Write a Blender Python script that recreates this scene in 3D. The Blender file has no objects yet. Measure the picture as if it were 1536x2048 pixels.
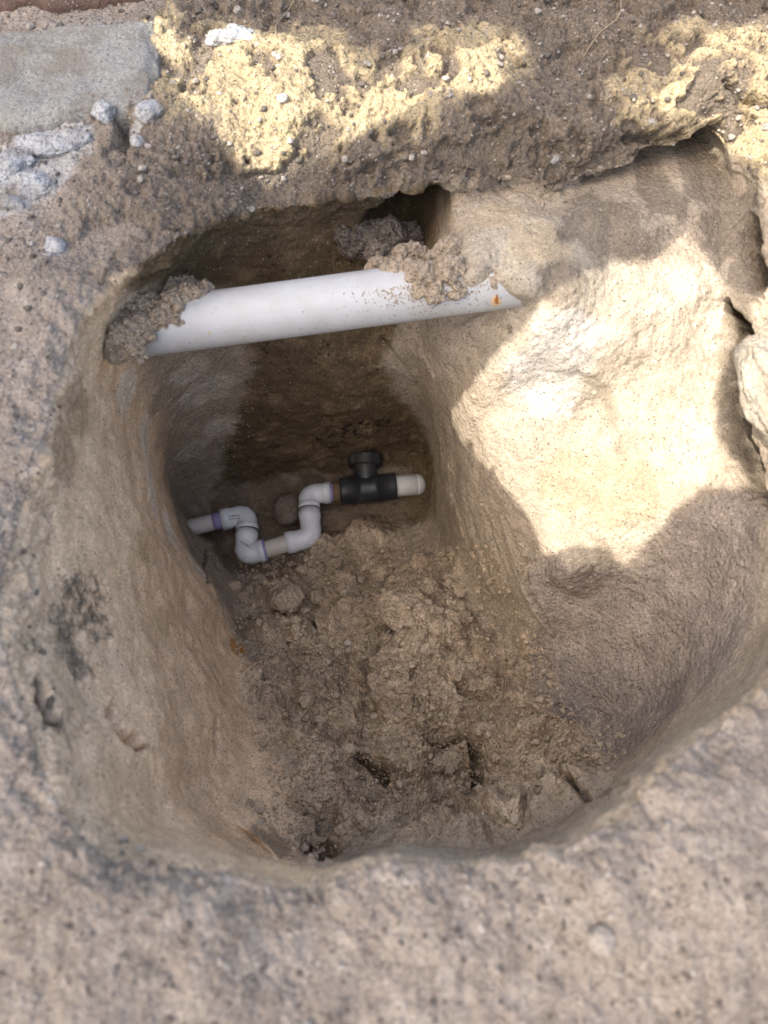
import bpy, bmesh, math, random
import numpy as np
from mathutils import Vector, Matrix
from mathutils.bvhtree import BVHTree

random.seed(7)
RNG = np.random.default_rng(11)
SC = bpy.context.scene
COL = SC.collection

# ------------------------------------------------------------------ camera
H = 0.55; PITCH = math.radians(65.0); F = 1479.0        # focal length in photo pixels
cam_d = bpy.data.cameras.new('camera')
cam_d.sensor_fit = 'VERTICAL'; cam_d.sensor_height = 36.0; cam_d.lens = 36.0 * F / 2048.0
cam_d.clip_start = 0.02; cam_d.clip_end = 500.0
cam_d.dof.use_dof = True; cam_d.dof.focus_distance = 1.0; cam_d.dof.aperture_fstop = 3.7
cam = bpy.data.objects.new('camera', cam_d); COL.objects.link(cam)
cam.location = (0, 0, H); cam.rotation_euler = (math.pi / 2 - PITCH, 0, 0)
SC.camera = cam

# ------------------------------------------------------------------ light
SUN = Vector((-0.46, -0.30, 0.84)).normalized()            # towards the sun
world = bpy.data.worlds.new('World'); SC.world = world; world.use_nodes = True
wn = world.node_tree.nodes; wl = world.node_tree.links
sky = wn.new('ShaderNodeTexSky'); sky.sky_type = 'NISHITA'; sky.sun_disc = False
sky.sun_elevation = math.asin(SUN.z); sky.sun_rotation = math.atan2(SUN.x, SUN.y)
sky.air_density = 1.0; sky.dust_density = 6.0; sky.ozone_density = 0.5
wl.new(sky.outputs[0], wn['Background'].inputs[0]); wn['Background'].inputs[1].default_value = 0.15
sd = bpy.data.lights.new('sun', 'SUN'); sd.energy = 2.5; sd.angle = math.radians(0.25); sd.color = (1.0, 0.955, 0.88)
so = bpy.data.objects.new('sun', sd); COL.objects.link(so)
so.rotation_euler = SUN.to_track_quat('Z', 'Y').to_euler(); so.location = SUN * 5
SC.view_settings.view_transform = 'Standard'; SC.view_settings.look = 'None'
SC.view_settings.exposure = 1.52; SC.view_settings.use_white_balance = True; SC.view_settings.white_balance_temperature = 6850; SC.view_settings.gamma = 1.0; SC.view_settings.use_curve_mapping = False
SC.cycles.max_bounces = 8; SC.cycles.diffuse_bounces = 5; SC.cycles.use_denoising = True

# ------------------------------------------------------------------ numpy noise
TAB = RNG.random((64, 64, 64), dtype=np.float32)
JIT = RNG.random((32, 32, 32, 3), dtype=np.float32)
def vnoise(p):
    i = np.floor(p).astype(np.int32); f = (p - i).astype(np.float32); f = f * f * f * (f * (f * 6 - 15) + 10)
    i &= 63; j = (i + 1) & 63
    fx, fy, fz = f[:, 0], f[:, 1], f[:, 2]
    def g(a, b, c): return TAB[a, b, c]
    x0, y0, z0 = i.T; x1, y1, z1 = j.T
    c00 = g(x0, y0, z0) * (1 - fx) + g(x1, y0, z0) * fx
    c10 = g(x0, y1, z0) * (1 - fx) + g(x1, y1, z0) * fx
    c01 = g(x0, y0, z1) * (1 - fx) + g(x1, y0, z1) * fx
    c11 = g(x0, y1, z1) * (1 - fx) + g(x1, y1, z1) * fx
    return ((c00 * (1 - fy) + c10 * fy) * (1 - fz) + (c01 * (1 - fy) + c11 * fy) * fz) * 2 - 1
ROT = np.array([[0.36, 0.48, -0.8], [-0.8, 0.6, 0.0], [0.48, 0.64, 0.6]], np.float32)
def fbm(p, size, octaves=3, gain=0.5, seed=0.0):
    q = (p / size).astype(np.float32) + np.float32(seed * 7.31 + 3.7)
    out = np.zeros(len(p), np.float32); a = 1.0; n = 0.0
    for _ in range(octaves):
        out += a * vnoise(q); n += a; a *= gain; q = (q @ ROT) * 2.03 + 5.1
    return out / n
def worley(p, size, seed=0.0, f2=False):
    q = (p / size).astype(np.float32) + np.float32(seed * 5.17 + 11.3)
    i = np.floor(q).astype(np.int32); f = q - i
    best = np.full(len(p), 9.0, np.float32); sec = best.copy()
    for dx in (-1, 0, 1):
        for dy in (-1, 0, 1):
            for dz in (-1, 0, 1):
                c = JIT[(i[:, 0] + dx) & 31, (i[:, 1] + dy) & 31, (i[:, 2] + dz) & 31]
                d = (c[:, 0] + dx - f[:, 0]) ** 2 + (c[:, 1] + dy - f[:, 1]) ** 2 + (c[:, 2] + dz - f[:, 2]) ** 2
                if f2: sec = np.minimum(sec, np.maximum(best, d))
                best = np.minimum(best, d)
    return (np.sqrt(best), np.sqrt(sec)) if f2 else np.sqrt(best)
def sstep(a, b, x):
    t = np.clip((x - a) / (b - a), 0, 1); return t * t * (3 - 2 * t)
def domes(p, size, seed):                                  # rounded crumbs packed together, 0..1
    return np.sqrt(np.clip(1 - (worley(p, size, seed) / 0.85) ** 2, 0, 1))

# ------------------------------------------------------------------ photo pixel -> world
CP, SP = math.cos(PITCH), math.sin(PITCH)
def ray(u, v):
    a = (u - 768.0) / F; b = -(v - 1024.0) / F
    return np.array([a, CP + b * SP, -SP + b * CP])
def W(u, v, z):
    d = ray(u, v); t = (z - H) / d[2]
    return np.array([d[0] * t, d[1] * t, z])
def scale_at(p):                                           # metres per photo pixel at a world point
    return (p[1] * CP - (p[2] - H) * SP) / F

# ------------------------------------------------------------------ helpers
def tag(o, label=None, cat=None, group=None, kind=None):
    if label: o['label'] = label
    if cat: o['category'] = cat
    if group: o['group'] = group
    if kind: o['kind'] = kind
    return o
def empty(name, loc):
    o = bpy.data.objects.new(name, None); COL.objects.link(o); o.location = loc; o.empty_display_size = 0.02
    return o
def link(name, me, mat, parent=None):
    o = bpy.data.objects.new(name, me); COL.objects.link(o)
    if mat: me.materials.append(mat)
    if parent:
        o.parent = parent
        w = Vector((0, 0, 0)); q = parent
        while q: w += q.location; q = q.parent
        o.location = -w                                    # mesh written in world coordinates
    return o
def mesh_np(name, V, faces, smooth=True):
    """faces: (n,k) int array"""
    me = bpy.data.meshes.new(name); V = np.ascontiguousarray(V, np.float32); fa = np.ascontiguousarray(faces, np.int32)
    n, k = fa.shape
    me.vertices.add(len(V)); me.vertices.foreach_set('co', V.ravel())
    me.loops.add(n * k); me.loops.foreach_set('vertex_index', fa.ravel())
    me.polygons.add(n); me.polygons.foreach_set('loop_start', np.arange(0, n * k, k, dtype=np.int32))
    me.polygons.foreach_set('loop_total', np.full(n, k, np.int32))
    me.polygons.foreach_set('use_smooth', np.full(n, smooth, bool))
    me.update(calc_edges=True); me.validate()
    return me
def set_attr(me, name, typ, arr):
    a = me.attributes.new(name, typ, 'POINT')
    a.data.foreach_set('color' if 'COLOR' in typ else 'value', np.ascontiguousarray(arr, np.float32).ravel())

# ------------------------------------------------------------------ materials
def new_mat(name, rough=0.9, spec=0.2):
    m = bpy.data.materials.new(name); m.use_nodes = True
    nt = m.node_tree; b = nt.nodes['Principled BSDF']
    b.inputs['Roughness'].default_value = rough; b.inputs['Specular IOR Level'].default_value = spec
    return m, nt, b
def node(nt, typ, **kw):
    n = nt.nodes.new(typ)
    for k, v in kw.items():
        if k.startswith('i_'): n.inputs[k[2:].replace('_', ' ')].default_value = v
        else: setattr(n, k, v)
    return n
def mixc(nt, blend, fac, a, b):
    n = nt.nodes.new('ShaderNodeMix'); n.data_type = 'RGBA'; n.blend_type = blend; n.clamp_result = False
    for sock, val in ((n.inputs[0], fac), (n.inputs[6], a), (n.inputs[7], b)):
        if hasattr(val, 'is_linked'): nt.links.new(val, sock)
        elif isinstance(val, tuple): sock.default_value = (*val[:3], 1)
        else: sock.default_value = val
    return n.outputs[2]
def maprange(nt, src, a, b, c, d):
    n = node(nt, 'ShaderNodeMapRange'); nt.links.new(src, n.inputs[0])
    for i, v in zip((1, 2, 3, 4), (a, b, c, d)): n.inputs[i].default_value = v
    return n.outputs[0]
def math_n(nt, op, a, b):
    n = node(nt, 'ShaderNodeMath', operation=op)
    for i, v in enumerate((a, b)):
        if hasattr(v, 'is_linked'): nt.links.new(v, n.inputs[i])
        else: n.inputs[i].default_value = v
    return n.outputs[0]

def sand_mat(name, flat=None, crumb=None, stain=None):
    """sand: colour from attribute Col (or flat), grain speckle, crumb and grain bump; attribute 'crumb' scales the crumbs"""
    m, nt, b = new_mat(name, 0.95, 0.12)
    geo = node(nt, 'ShaderNodeNewGeometry').outputs['Position']
    def noise(sc, det=2.0, rg=0.6):
        n = node(nt, 'ShaderNodeTexNoise'); nt.links.new(geo, n.inputs['Vector'])
        n.inputs['Scale'].default_value = sc; n.inputs['Detail'].default_value = det; n.inputs['Roughness'].default_value = rg
        return n.outputs['Fac']
    def vor(sc, feat='F1', sm=None):
        n = node(nt, 'ShaderNodeTexVoronoi', feature=feat); nt.links.new(geo, n.inputs['Vector'])
        n.inputs['Scale'].default_value = sc
        if sm is not None: n.inputs['Smoothness'].default_value = sm
        return n
    if flat is None:
        ca = node(nt, 'ShaderNodeAttribute', attribute_name='Col').outputs['Color']
    else:
        rgb = node(nt, 'ShaderNodeRGB'); rgb.outputs[0].default_value = (*flat, 1); ca = rgb.outputs[0]
    if crumb is None:
        cr = node(nt, 'ShaderNodeAttribute', attribute_name='crumb').outputs['Fac']
    else:
        v = node(nt, 'ShaderNodeValue'); v.outputs[0].default_value = crumb; cr = v.outputs[0]
    n1 = noise(520, 3.0, 0.7); n2 = noise(46, 4.0, 0.6); n3 = noise(9, 3.0, 0.5)
    gv = vor(620).outputs['Color']
    sep = node(nt, 'ShaderNodeSeparateColor'); nt.links.new(gv, sep.inputs[0])
    s1 = maprange(nt, n1, 0.25, 0.75, 0.74, 1.24)
    s2 = maprange(nt, n2, 0.3, 0.7, 0.84, 1.14)
    s3 = maprange(nt, n3, 0.3, 0.7, 0.92, 1.08)
    s4 = maprange(nt, sep.outputs[0], 0, 1, 0.80, 1.18)
    k = math_n(nt, 'MULTIPLY', math_n(nt, 'MULTIPLY', s1, s2), math_n(nt, 'MULTIPLY', s3, s4))
    # scattered black and white mineral grains
    kc = node(nt, 'ShaderNodeCombineColor')
    for i in range(3): nt.links.new(k, kc.inputs[i])
    c = mixc(nt, 'MULTIPLY', 1.0, ca, kc.outputs[0])
    dark = maprange(nt, sep.outputs[1], 0.965, 0.985, 0.0, 0.75)
    lite = maprange(nt, sep.outputs[2], 0.97, 0.985, 0.0, 0.28)
    c = mixc(nt, 'MIX', dark, c, (0.045, 0.038, 0.034))
    c = mixc(nt, 'MIX', lite, c, (0.62, 0.58, 0.52))
    if stain: c = mixc(nt, 'MIX', maprange(nt, noise(16, 6.0, .7), .46, .62, 0.0, .8), c, stain)
    nt.links.new(c, b.inputs['Base Color'])
    # bump
    vs = vor(150).outputs['Distance']; vs2 = vor(330).outputs['Distance']
    b1 = node(nt, 'ShaderNodeBump', invert=True); b1.inputs['Distance'].default_value = 0.0035; nt.links.new(vs, b1.inputs['Height'])
    nt.links.new(cr, b1.inputs['Strength'])
    b2 = node(nt, 'ShaderNodeBump', invert=True); b2.inputs['Distance'].default_value = 0.0016; nt.links.new(vs2, b2.inputs['Height'])
    nt.links.new(math_n(nt, 'ADD', math_n(nt, 'MULTIPLY', cr, 0.8), 0.15), b2.inputs['Strength']); nt.links.new(b1.outputs[0], b2.inputs['Normal'])
    b3 = node(nt, 'ShaderNodeBump'); b3.inputs['Distance'].default_value = 0.0012; b3.inputs['Strength'].default_value = 0.75
    nt.links.new(n1, b3.inputs['Height']); nt.links.new(b2.outputs[0], b3.inputs['Normal'])
    nt.links.new(b3.outputs[0], b.inputs['Normal'])
    return m

# ------------------------------------------------------------------ the ground with its pit
# each column runs from the rim of the pit down its wall to the floor (photo pixel u, v and height z)
CEN = (790, 1290, -0.50)
L = -0.042
COLS = [
 [(54,1045,0),(120,1060,-.06),(270,1090,-.20),(405,1165,-.45),(505,1230,-.57),(650,1270,-.55)],
 [(100,900,0),(150,915,-.07),(280,980,-.24),(388,1090,-.54),(500,1170,-.61),(640,1240,-.56)],
 [(150,720,0),(205,745,-.10),(300,870,-.30),(372,1020,-.62),(480,1110,-.63),(630,1210,-.58)],
 [(225,600,0),(262,640,-.09),(350,810,-.31),(400,990,-.62),(500,1090,-.63),(640,1190,-.59)],
 [(300,545,0),(345,580,-.09),(430,780,-.33),(455,975,-.62),(540,1070,-.63),(660,1180,-.59)],
 [(430,450,-.01),(440,480,-.08),(490,620,-.20),(520,790,-.36),(550,960,-.62),(610,1060,-.63),(690,1170,-.59)],
 [(530,415,L),(555,455,-.09),(590,620,-.21),(620,790,-.36),(640,950,-.62),(670,1050,-.63),(720,1170,-.59)],
 [(700,395,L),(710,440,-.10),(725,620,-.22),(740,790,-.36),(745,925,-.60),(740,1040,-.62),(750,1170,-.58)],
 [(830,380,L),(850,430,-.10),(825,600,-.18),(820,740,-.30),(840,900,-.57),(815,1040,-.61),(775,1170,-.57)],
 [(930,370,L),(932,384,-.058),(930,450,-.052),(925,540,-.052),(918,578,-.066),(908,630,-.125),(870,760,-.27),(868,920,-.54),(850,1050,-.59),(800,1180,-.56)],
 [(1040,358,L),(1040,372,-.056),(1012,470,-.040),(1004,555,-.050),(998,590,-.074),(985,628,-.120),(970,680,-.145),(920,800,-.25),(885,960,-.48),(865,1080,-.57),(815,1190,-.55)],
 [(1105,382,L-.008),(1105,395,-.056),(1087,480,-.038),(1062,575,-.052),(1040,635,-.098),(1015,710,-.14),(940,850,-.26),(905,980,-.44),(880,1100,-.56),(830,1200,-.54)],
 [(1180,342,L),(1182,358,-.058),(1160,460,-.046),(1125,600,-.062),(1060,760,-.165),(970,900,-.27),(925,1040,-.43),(895,1140,-.55),(840,1210,-.53)],
 [(1300,325,L),(1302,348,-.060),(1268,450,-.050),(1200,640,-.095),(1115,810,-.175),(1020,960,-.27),(965,1100,-.42),(920,1190,-.53),(850,1240,-.52)],
 [(1430,313,L),(1428,338,-.060),(1390,440,-.055),(1320,630,-.10),(1235,820,-.18),(1135,1000,-.255),(1050,1150,-.36),(980,1240,-.50),(880,1270,-.51)],
 [(1560,400,-.01),(1490,520,-.065),(1425,700,-.125),(1340,900,-.185),(1220,1065,-.26),(1110,1200,-.36),(1010,1290,-.48),(900,1300,-.505)],
 [(1680,650,0),(1575,740,-.07),(1450,890,-.155),(1310,1090,-.25),(1170,1240,-.37),(1050,1340,-.47),(920,1330,-.50)],
 [(1720,950,0),(1610,990,-.08),(1485,1050,-.16),(1335,1180,-.27),(1185,1310,-.39),(1060,1400,-.47),(920,1360,-.49)],
 [(1640,1220,0),(1570,1230,-.1),(1450,1260,-.21),(1305,1330,-.33),(1165,1410,-.43),(1050,1450,-.47),(910,1390,-.49)],
 [(1500,1385,0),(1450,1400,-.12),(1380,1370,-.26),(1260,1430,-.37),(1120,1480,-.45),(920,1420,-.47)],
 [(1340,1495,0),(1330,1490,-.13),(1290,1490,-.28),(1180,1520,-.38),(1050,1520,-.44),(900,1440,-.46)],
 [(1200,1630,0),(1190,1620,-.15),(1160,1610,-.29),(1080,1600,-.38),(960,1560,-.43),(860,1450,-.46)],
 [(1050,1708,0),(1030,1700,-.15),(1005,1690,-.29),(960,1660,-.36),(890,1590,-.42),(830,1460,-.46)],
 [(800,1710,0),(800,1700,-.15),(800,1690,-.29),(800,1660,-.36),(800,1580,-.42),(795,1460,-.46)],
 [(600,1752,0),(602,1745,-.15),(612,1730,-.28),(640,1690,-.36),(690,1600,-.43),(740,1460,-.48)],
 [(400,1713,0),(410,1705,-.08),(432,1690,-.19),(500,1640,-.31),(590,1550,-.42),(700,1440,-.49)],
 [(230,1690,0),(252,1670,-.06),(330,1620,-.17),(430,1560,-.31),(550,1490,-.44),(680,1400,-.51)],
 [(120,1560,0),(172,1530,-.05),(282,1480,-.15),(400,1430,-.31),(520,1400,-.48),(660,1350,-.53)],
 [(41,1340,0),(112,1330,-.05),(235,1310,-.15),(372,1290,-.33),(482,1290,-.51),(650,1300,-.54)],
 [(17,1200,0),(92,1190,-.05),(245,1190,-.17),(390,1220,-.38),(490,1250,-.54),(650,1280,-.55)],
]
NC = len(COLS)
for c in COLS:                                              # the rounded rim sits a little outside the traced edge
    (u, v, z) = c[0]
    if v > 480:
        k_ = 30 / math.hypot(u - 790, v - 1290); c[0] = (u + (u - 790) * k_, v + (v - 1290) * k_ * .8, z)
def catmull(P, t):
    """P (n,...) non periodic, t in 0..n-1"""
    n = len(P); i = np.clip(np.floor(t).astype(int), 0, n - 2); f = (t - i).reshape((-1,) + (1,) * (P.ndim - 1))
    p0 = P[np.maximum(i - 1, 0)]; p1 = P[i]; p2 = P[i + 1]; p3 = P[np.minimum(i + 2, n - 1)]
    return 0.5 * (2 * p1 + (p2 - p0) * f + (2 * p0 - 5 * p1 + 4 * p2 - p3) * f ** 2 + (3 * p1 - p0 - 3 * p2 + p3) * f ** 3)
NIN, NOUT, NFAR = 640, 330, 46
colpts = []
for c in COLS:
    P = np.array([W(*q) for q in c] + [W(*CEN)])
    fine = catmull(P, np.linspace(0, len(P) - 1, 600))
    d = np.r_[0, np.cumsum(np.linalg.norm(np.diff(fine, axis=0), axis=1))]
    s = np.linspace(0, 1, NIN) ** 1.0 * d[-1]
    colpts.append(np.stack([np.interp(s, d, fine[:, k]) for k in range(3)], 1))
colpts = np.array(colpts)                                  # NC, NIN, 3
# spread the angular samples by the length of the rim spans
rim_px = np.array([(c[0][0], c[0][1]) for c in COLS], float); mid = colpts[:, NIN // 3]
span = np.linalg.norm(np.roll(rim_px, -1, 0) - rim_px, axis=1) + 450 * np.linalg.norm(np.roll(mid, -1, 0) - mid, axis=1) + 20
NA = 1560
cum = np.r_[0, np.cumsum(span)]; cum = cum / cum[-1] * NC
ts = np.interp(np.arange(NA) / NA * NC, cum, np.arange(NC + 1))
ext = np.concatenate([colpts[-2:], colpts, colpts[:3]], 0)
inner = catmull(ext, ts + 2.0)                             # NA, NIN, 3
rim = inner[:, 0]
cen = W(*CEN); cxy = np.array([0.02, 0.36])
out_dir = rim[:, :2] - cxy; rad = np.linalg.norm(out_dir, axis=1, keepdims=True); out_dir /= rad
# smooth the outward fan a little
k = np.ones(61) / 61
od = np.stack([np.convolve(np.r_[out_dir[-30:, i], out_dir[:, i], out_dir[:30, i]], k, 'valid') for i in range(2)], 1)
od /= np.linalg.norm(od, axis=1, keepdims=True)
s1 = np.linspace(1, 0, NOUT, endpoint=False) ** 1.15 * 0.52
outer = np.zeros((NA, NOUT, 3)); outer[:, :, :2] = rim[:, None, :2] + od[:, None] * s1[None, :, None]
roll = np.where(rim[:, 1] > .48, .050, .040)[:, None]
outer[:, :, 2] = rim[:, None, 2] * np.exp(-(s1[None] / roll) ** 2) - .009 * np.exp(-s1[None] / .018) * (rim[:, 1] < .5)[:, None]
s2 = 0.52 * (np.geomspace(60 / 0.52, 1.02, NFAR))
far = np.zeros((NA, NFAR, 3)); far[:, :, :2] = rim[:, None, :2] + od[:, None] * s2[None, :, None]
rr_ = np.linalg.norm(inner - inner[:, :1], axis=2)
inner[:, :, 2] -= .009 * np.exp(-rr_ / .02) * (rim[:, 1] < .5)[:, None]
G = np.concatenate([far, outer, inner], 1).astype(np.float32)   # NA, NR, 3
NR = G.shape[1]; RIMROW = NFAR + NOUT
def grid_faces(na, nr):
    a = np.arange(na)[:, None]; r = np.arange(nr - 1)[None]; a2 = (a + 1) % na
    return np.stack([a * nr + r, a * nr + r + 1, a2 * nr + r + 1, a2 * nr + r], -1).reshape(-1, 4)
def grid_normals(G):
    da = np.roll(G, -1, 0) - np.roll(G, 1, 0)
    dr = np.empty_like(G); dr[:, 1:-1] = G[:, 2:] - G[:, :-2]; dr[:, 0] = G[:, 1] - G[:, 0]; dr[:, -1] = G[:, -1] - G[:, -2]
    n = np.cross(dr, da); l = np.linalg.norm(n, axis=-1, keepdims=True); n /= np.maximum(l, 1e-12)
    n[:, -3:] = (0, 0, 1)
    return n
# coarse copy used to find surface points
def bvh_of(G, sa=6, sr=5):
    c = G[::sa, ::sr] if (NR - 1) % sr == 0 else np.concatenate([G[::sa, ::sr], G[::sa, -1:]], 1)
    return BVHTree.FromPolygons(c.reshape(-1, 3).astype(float).tolist(), grid_faces(c.shape[0], c.shape[1]).tolist())
BV = bvh_of(G)
def hit(u, v):
    d = Vector(ray(u, v)).normalized(); r = BV.ray_cast(Vector((0, 0, H)), d, 20)
    if r[0] is None: return np.array(W(u, v, 0))
    return np.array(r[0])
P = G.reshape(-1, 3); N = grid_normals(G)
if N[0, NFAR + 5, 2] < 0: N = -N
N = N.reshape(-1, 3)
rowi = np.tile(np.arange(NR), NA); near = rowi >= NFAR - 8
on_top = rowi < RIMROW                                       # outside the pit
inside = ~on_top
def blob(u, v, r, r2=None, wob=0.35, pw=None):
    """soft-edged patch around the surface point seen at u,v ; radii in metres"""
    c = pw if pw is not None else hit(u, v)
    d = np.linalg.norm(P - c.astype(np.float32), axis=1) / r
    out = np.zeros(len(P), np.float32); m = d < 2.2
    d = d[m] + wob * fbm(P[m], r * 0.45, 4, 0.6, 3 + (u % 7))
    out[m] = 1 - sstep(0.75, 1.15, d)
    return out
def poly_pts(pts):
    q = []
    for (a, b) in zip(pts[:-1], pts[1:]):
        n = max(1, int(math.hypot(b[0] - a[0], b[1] - a[1]) / 25))
        for j in range(n): q.append(hit(a[0] + (b[0] - a[0]) * j / n, a[1] + (b[1] - a[1]) * j / n))
    q.append(hit(*pts[-1])); return np.array(q, np.float32)
def line_dist(pts):
    q = poly_pts(pts); lo, hi = q.min(0) - 0.06, q.max(0) + 0.06
    m = np.where(np.all((P > lo) & (P < hi), axis=1))[0]; X = P[m] + 0.004 * np.stack([fbm(P[m], .012, 2, .5, s) for s in (1, 2, 3)], 1)
    best = np.full(len(m), 9.0, np.float32); sgn = np.zeros(len(m), np.float32); tt = np.zeros(len(m), np.float32)
    for j, (a, b) in enumerate(zip(q[:-1], q[1:])):
        ab = b - a; t = np.clip((X - a) @ ab / max(ab @ ab, 1e-12), 0, 1); d = np.linalg.norm(X - a - t[:, None] * ab, axis=1)
        w = d < best; best = np.where(w, d, best); tt = np.where(w, (j + t) / (len(q) - 1), tt)
    return m, best, tt

# ---- how crumbly / lumpy each zone is
print('masks')
m_floor = np.zeros(len(P), np.float32)
for (u, v, r) in [(800,1290,.14),(620,1250,.10),(560,1200,.07),(900,1400,.14),(700,1450,.12),(760,1600,.12),(1000,1500,.12),(620,1600,.10),(1100,1600,.1),(700,1120,.09),(560,1400,.07),(500,1700,.08),(900,1660,.1),(850,1180,.08)]:
    m_floor = np.maximum(m_floor, blob(u, v, r * 0.9, wob=.3))
m_floor *= inside * (1 - .8 * np.maximum.reduce([blob(765,1290,.018), blob(762,1340,.020), blob(750,1400,.020), blob(735,1440,.015), blob(560,1530,.03), blob(780,1680,.03)]))
m_fore = on_top.astype(np.float32)
nz_ = fbm(P, .05, 4, .6, 71) * .022
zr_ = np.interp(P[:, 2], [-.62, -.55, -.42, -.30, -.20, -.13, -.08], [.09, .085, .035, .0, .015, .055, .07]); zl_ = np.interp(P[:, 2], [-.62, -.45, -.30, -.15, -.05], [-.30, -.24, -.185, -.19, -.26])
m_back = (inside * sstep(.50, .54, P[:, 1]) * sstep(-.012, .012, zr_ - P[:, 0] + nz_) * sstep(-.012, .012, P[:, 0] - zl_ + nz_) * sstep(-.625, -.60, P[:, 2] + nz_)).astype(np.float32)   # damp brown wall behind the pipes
m_right = np.zeros(len(P), np.float32)
for (u, v, r) in [(1250,1250,.13),(1400,1200,.10),(1150,1200,.06),(1300,1400,.09),(1440,1080,.06),(1150,1350,.07)]:
    m_right = np.maximum(m_right, blob(u, v, r, wob=.3))
wl_ = fbm(P, .06, 4, .6, 61) * .03
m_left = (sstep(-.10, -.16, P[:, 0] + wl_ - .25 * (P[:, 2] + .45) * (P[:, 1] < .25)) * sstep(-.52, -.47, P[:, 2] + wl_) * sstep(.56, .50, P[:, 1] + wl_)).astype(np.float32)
m_left *= inside
m_left *= (1 - 0.9 * m_floor * (P[:, 2] < -.42))
m_floor *= (1 - m_left * (P[:, 2] > -.47))
m_dark1 = np.maximum.reduce([blob(150,1190,.022, wob=.8), blob(135,1245,.018, wob=.8), blob(190,1240,.022, wob=.9), blob(160,1320,.018, wob=.9), blob(200,1180,.016, wob=.9), blob(60,1290,.012, wob=.9), blob(100,1440,.012, wob=.9)])
rimp = G[:, RIMROW]; drim = np.linalg.norm(G - rimp[:, None], axis=2).reshape(-1)
m_lrim = (inside * np.maximum(sstep(.07, .03, drim + .03 * fbm(P, .05, 3, .6, 66)), sstep(.13, .06, drim + .04 * fbm(P, .05, 3, .6, 66)) * np.exp(-((P[:, 1] - .16) / .09) ** 2) * (P[:, 0] < -.1)) * sstep(.50, .42, P[:, 1])).astype(np.float32)
m_orange = blob(472,1295,.016)
m_patch = np.zeros(len(P), np.float32)                       # dry loose sand of the scooped right side
for (u, v, r) in [(1200,700,.10),(1300,850,.10),(1100,900,.09),(1200,1020,.08),(1380,650,.08),(1080,520,.08),(1050,750,.06)]:
    m_patch = np.maximum(m_patch, blob(u, v, r, wob=.2))
m_patch *= inside

# ---- displacement
print('displace')
disp = np.zeros(len(P), np.float32); idx = np.where(near)[0]; Q = P[idx]
bn = lambda a: a[idx]
med = fbm(Q, .09, 3, .5, 1); low = fbm(Q, .035, 3, .55, 2); fin = fbm(Q, .010, 3, .6, 4)
d20 = domes(Q + .006 * fin[:, None], .024, 1); d9 = domes(Q + .003 * fin[:, None], .0105, 2); d5 = domes(Q, .0058, 3)
ridg = 1 - np.abs(fbm(Q * np.array([1, 1, 1.6], np.float32), .05, 4, .55, 9)) * 2
patchy = sstep(-.25, .35, fbm(Q, .05, 3, .6, 15))           # where crumbs lie thick
D = .0060 * med + .0012 * fin * .6 + .0028 * low
D += bn(m_fore) * (.0035 * med + .0008 * low + .0016 * d9 * (0.25 + .75 * patchy) + .0012 * d5 + .0010 * d20 * patchy + .0010 * fin)
D += bn(m_lrim) * (.004 * low + .0022 * (d20 - .75) + .0022 * (d9 * patchy - .5) + .002 * fin)
d40 = domes(Q + .012 * low[:, None], .045, 5)
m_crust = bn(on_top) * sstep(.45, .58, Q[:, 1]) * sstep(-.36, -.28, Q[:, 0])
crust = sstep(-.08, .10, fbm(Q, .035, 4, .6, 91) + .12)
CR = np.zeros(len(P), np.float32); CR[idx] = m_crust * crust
D += m_crust * crust * (.003 + .0040 * d9 + .0034 * d5 + .002 * d20)
D += bn(m_floor) * (.018 * med + .018 * low + .017 * d40 * patchy + .011 * d20 * (.3 + .7 * patchy) + .0066 * d9 * (.4 + .6 * patchy) + .0022 * d5)
D += bn(m_back) * (.003 * low + .0012 * fin)
D += bn(m_right) * (.002 * low + .0006 * d5)
D += bn(m_patch) * (-.003 * med + .0008 * fin + .0005 * d5 - .0010 * low)
D += bn(m_dark1) * (.0035 * d9 - .004)
D += (1 - np.clip(bn(m_floor) + bn(m_fore) + bn(m_left), 0, 1)) * (1 - .8 * bn(m_right)) * (.0010 * fbm(Q, .014, 4, .65, 17) + .0012 * d9 * patchy + .0006 * d5)
D += bn(m_left) * (.0016 * low + .0005 * d5 * patchy)
rd = (rowi[idx] - RIMROW) * 1.0                              # ragged rim
rimb = np.exp(-(rd / 26.0) ** 2)
D += rimb * (.009 * fbm(Q, .045, 3, .55, 23) + .007 * fbm(Q, .022, 4, .6, 21) + .0025 * fin)
disp[idx] = D
Pn = P + N * disp[:, None]
# strata: little ledges in the underside of the far lip
farlip = np.exp(-((rowi - RIMROW) / 34.0) ** 2) * (P[:, 1] > .5)
Pn[:, 1] += (farlip * (.010 * fbm(P * np.array([1, 1, 3.5], np.float32), .045, 4, .6, 31))).astype(np.float32)
Pn[:, 2] += (farlip * (.006 * fbm(P, .05, 4, .6, 33))).astype(np.float32)

def push(u, v, r, vec, aniso=(1, 1, 1), pw=None):
    c = (pw if pw is not None else hit(u, v)).astype(np.float32)
    d = np.linalg.norm((P - c) * np.array(aniso, np.float32), axis=1) / r
    w = np.exp(-d ** 4) * 1.0
    w *= 1 + .35 * fbm(P, r * .5, 3, .6, u % 5)
    global Pn
    Pn += (w[:, None] * np.array(vec)).astype(np.float32)
# dark hollow running back under the lip, and a slot further right
push(850, 455, .045, (.02, .20, -.015))
push(800, 450, .035, (0, .09, 0))
push(1380, 332, .040, (.0, .17, -.022), (1, 1, 2.2))
push(1300, 342, .035, (.0, .12, -.018), (1, 1, 2.2)); push(1220, 352, .03, (0, .045, -.008), (1, 1, 2.2))
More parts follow.
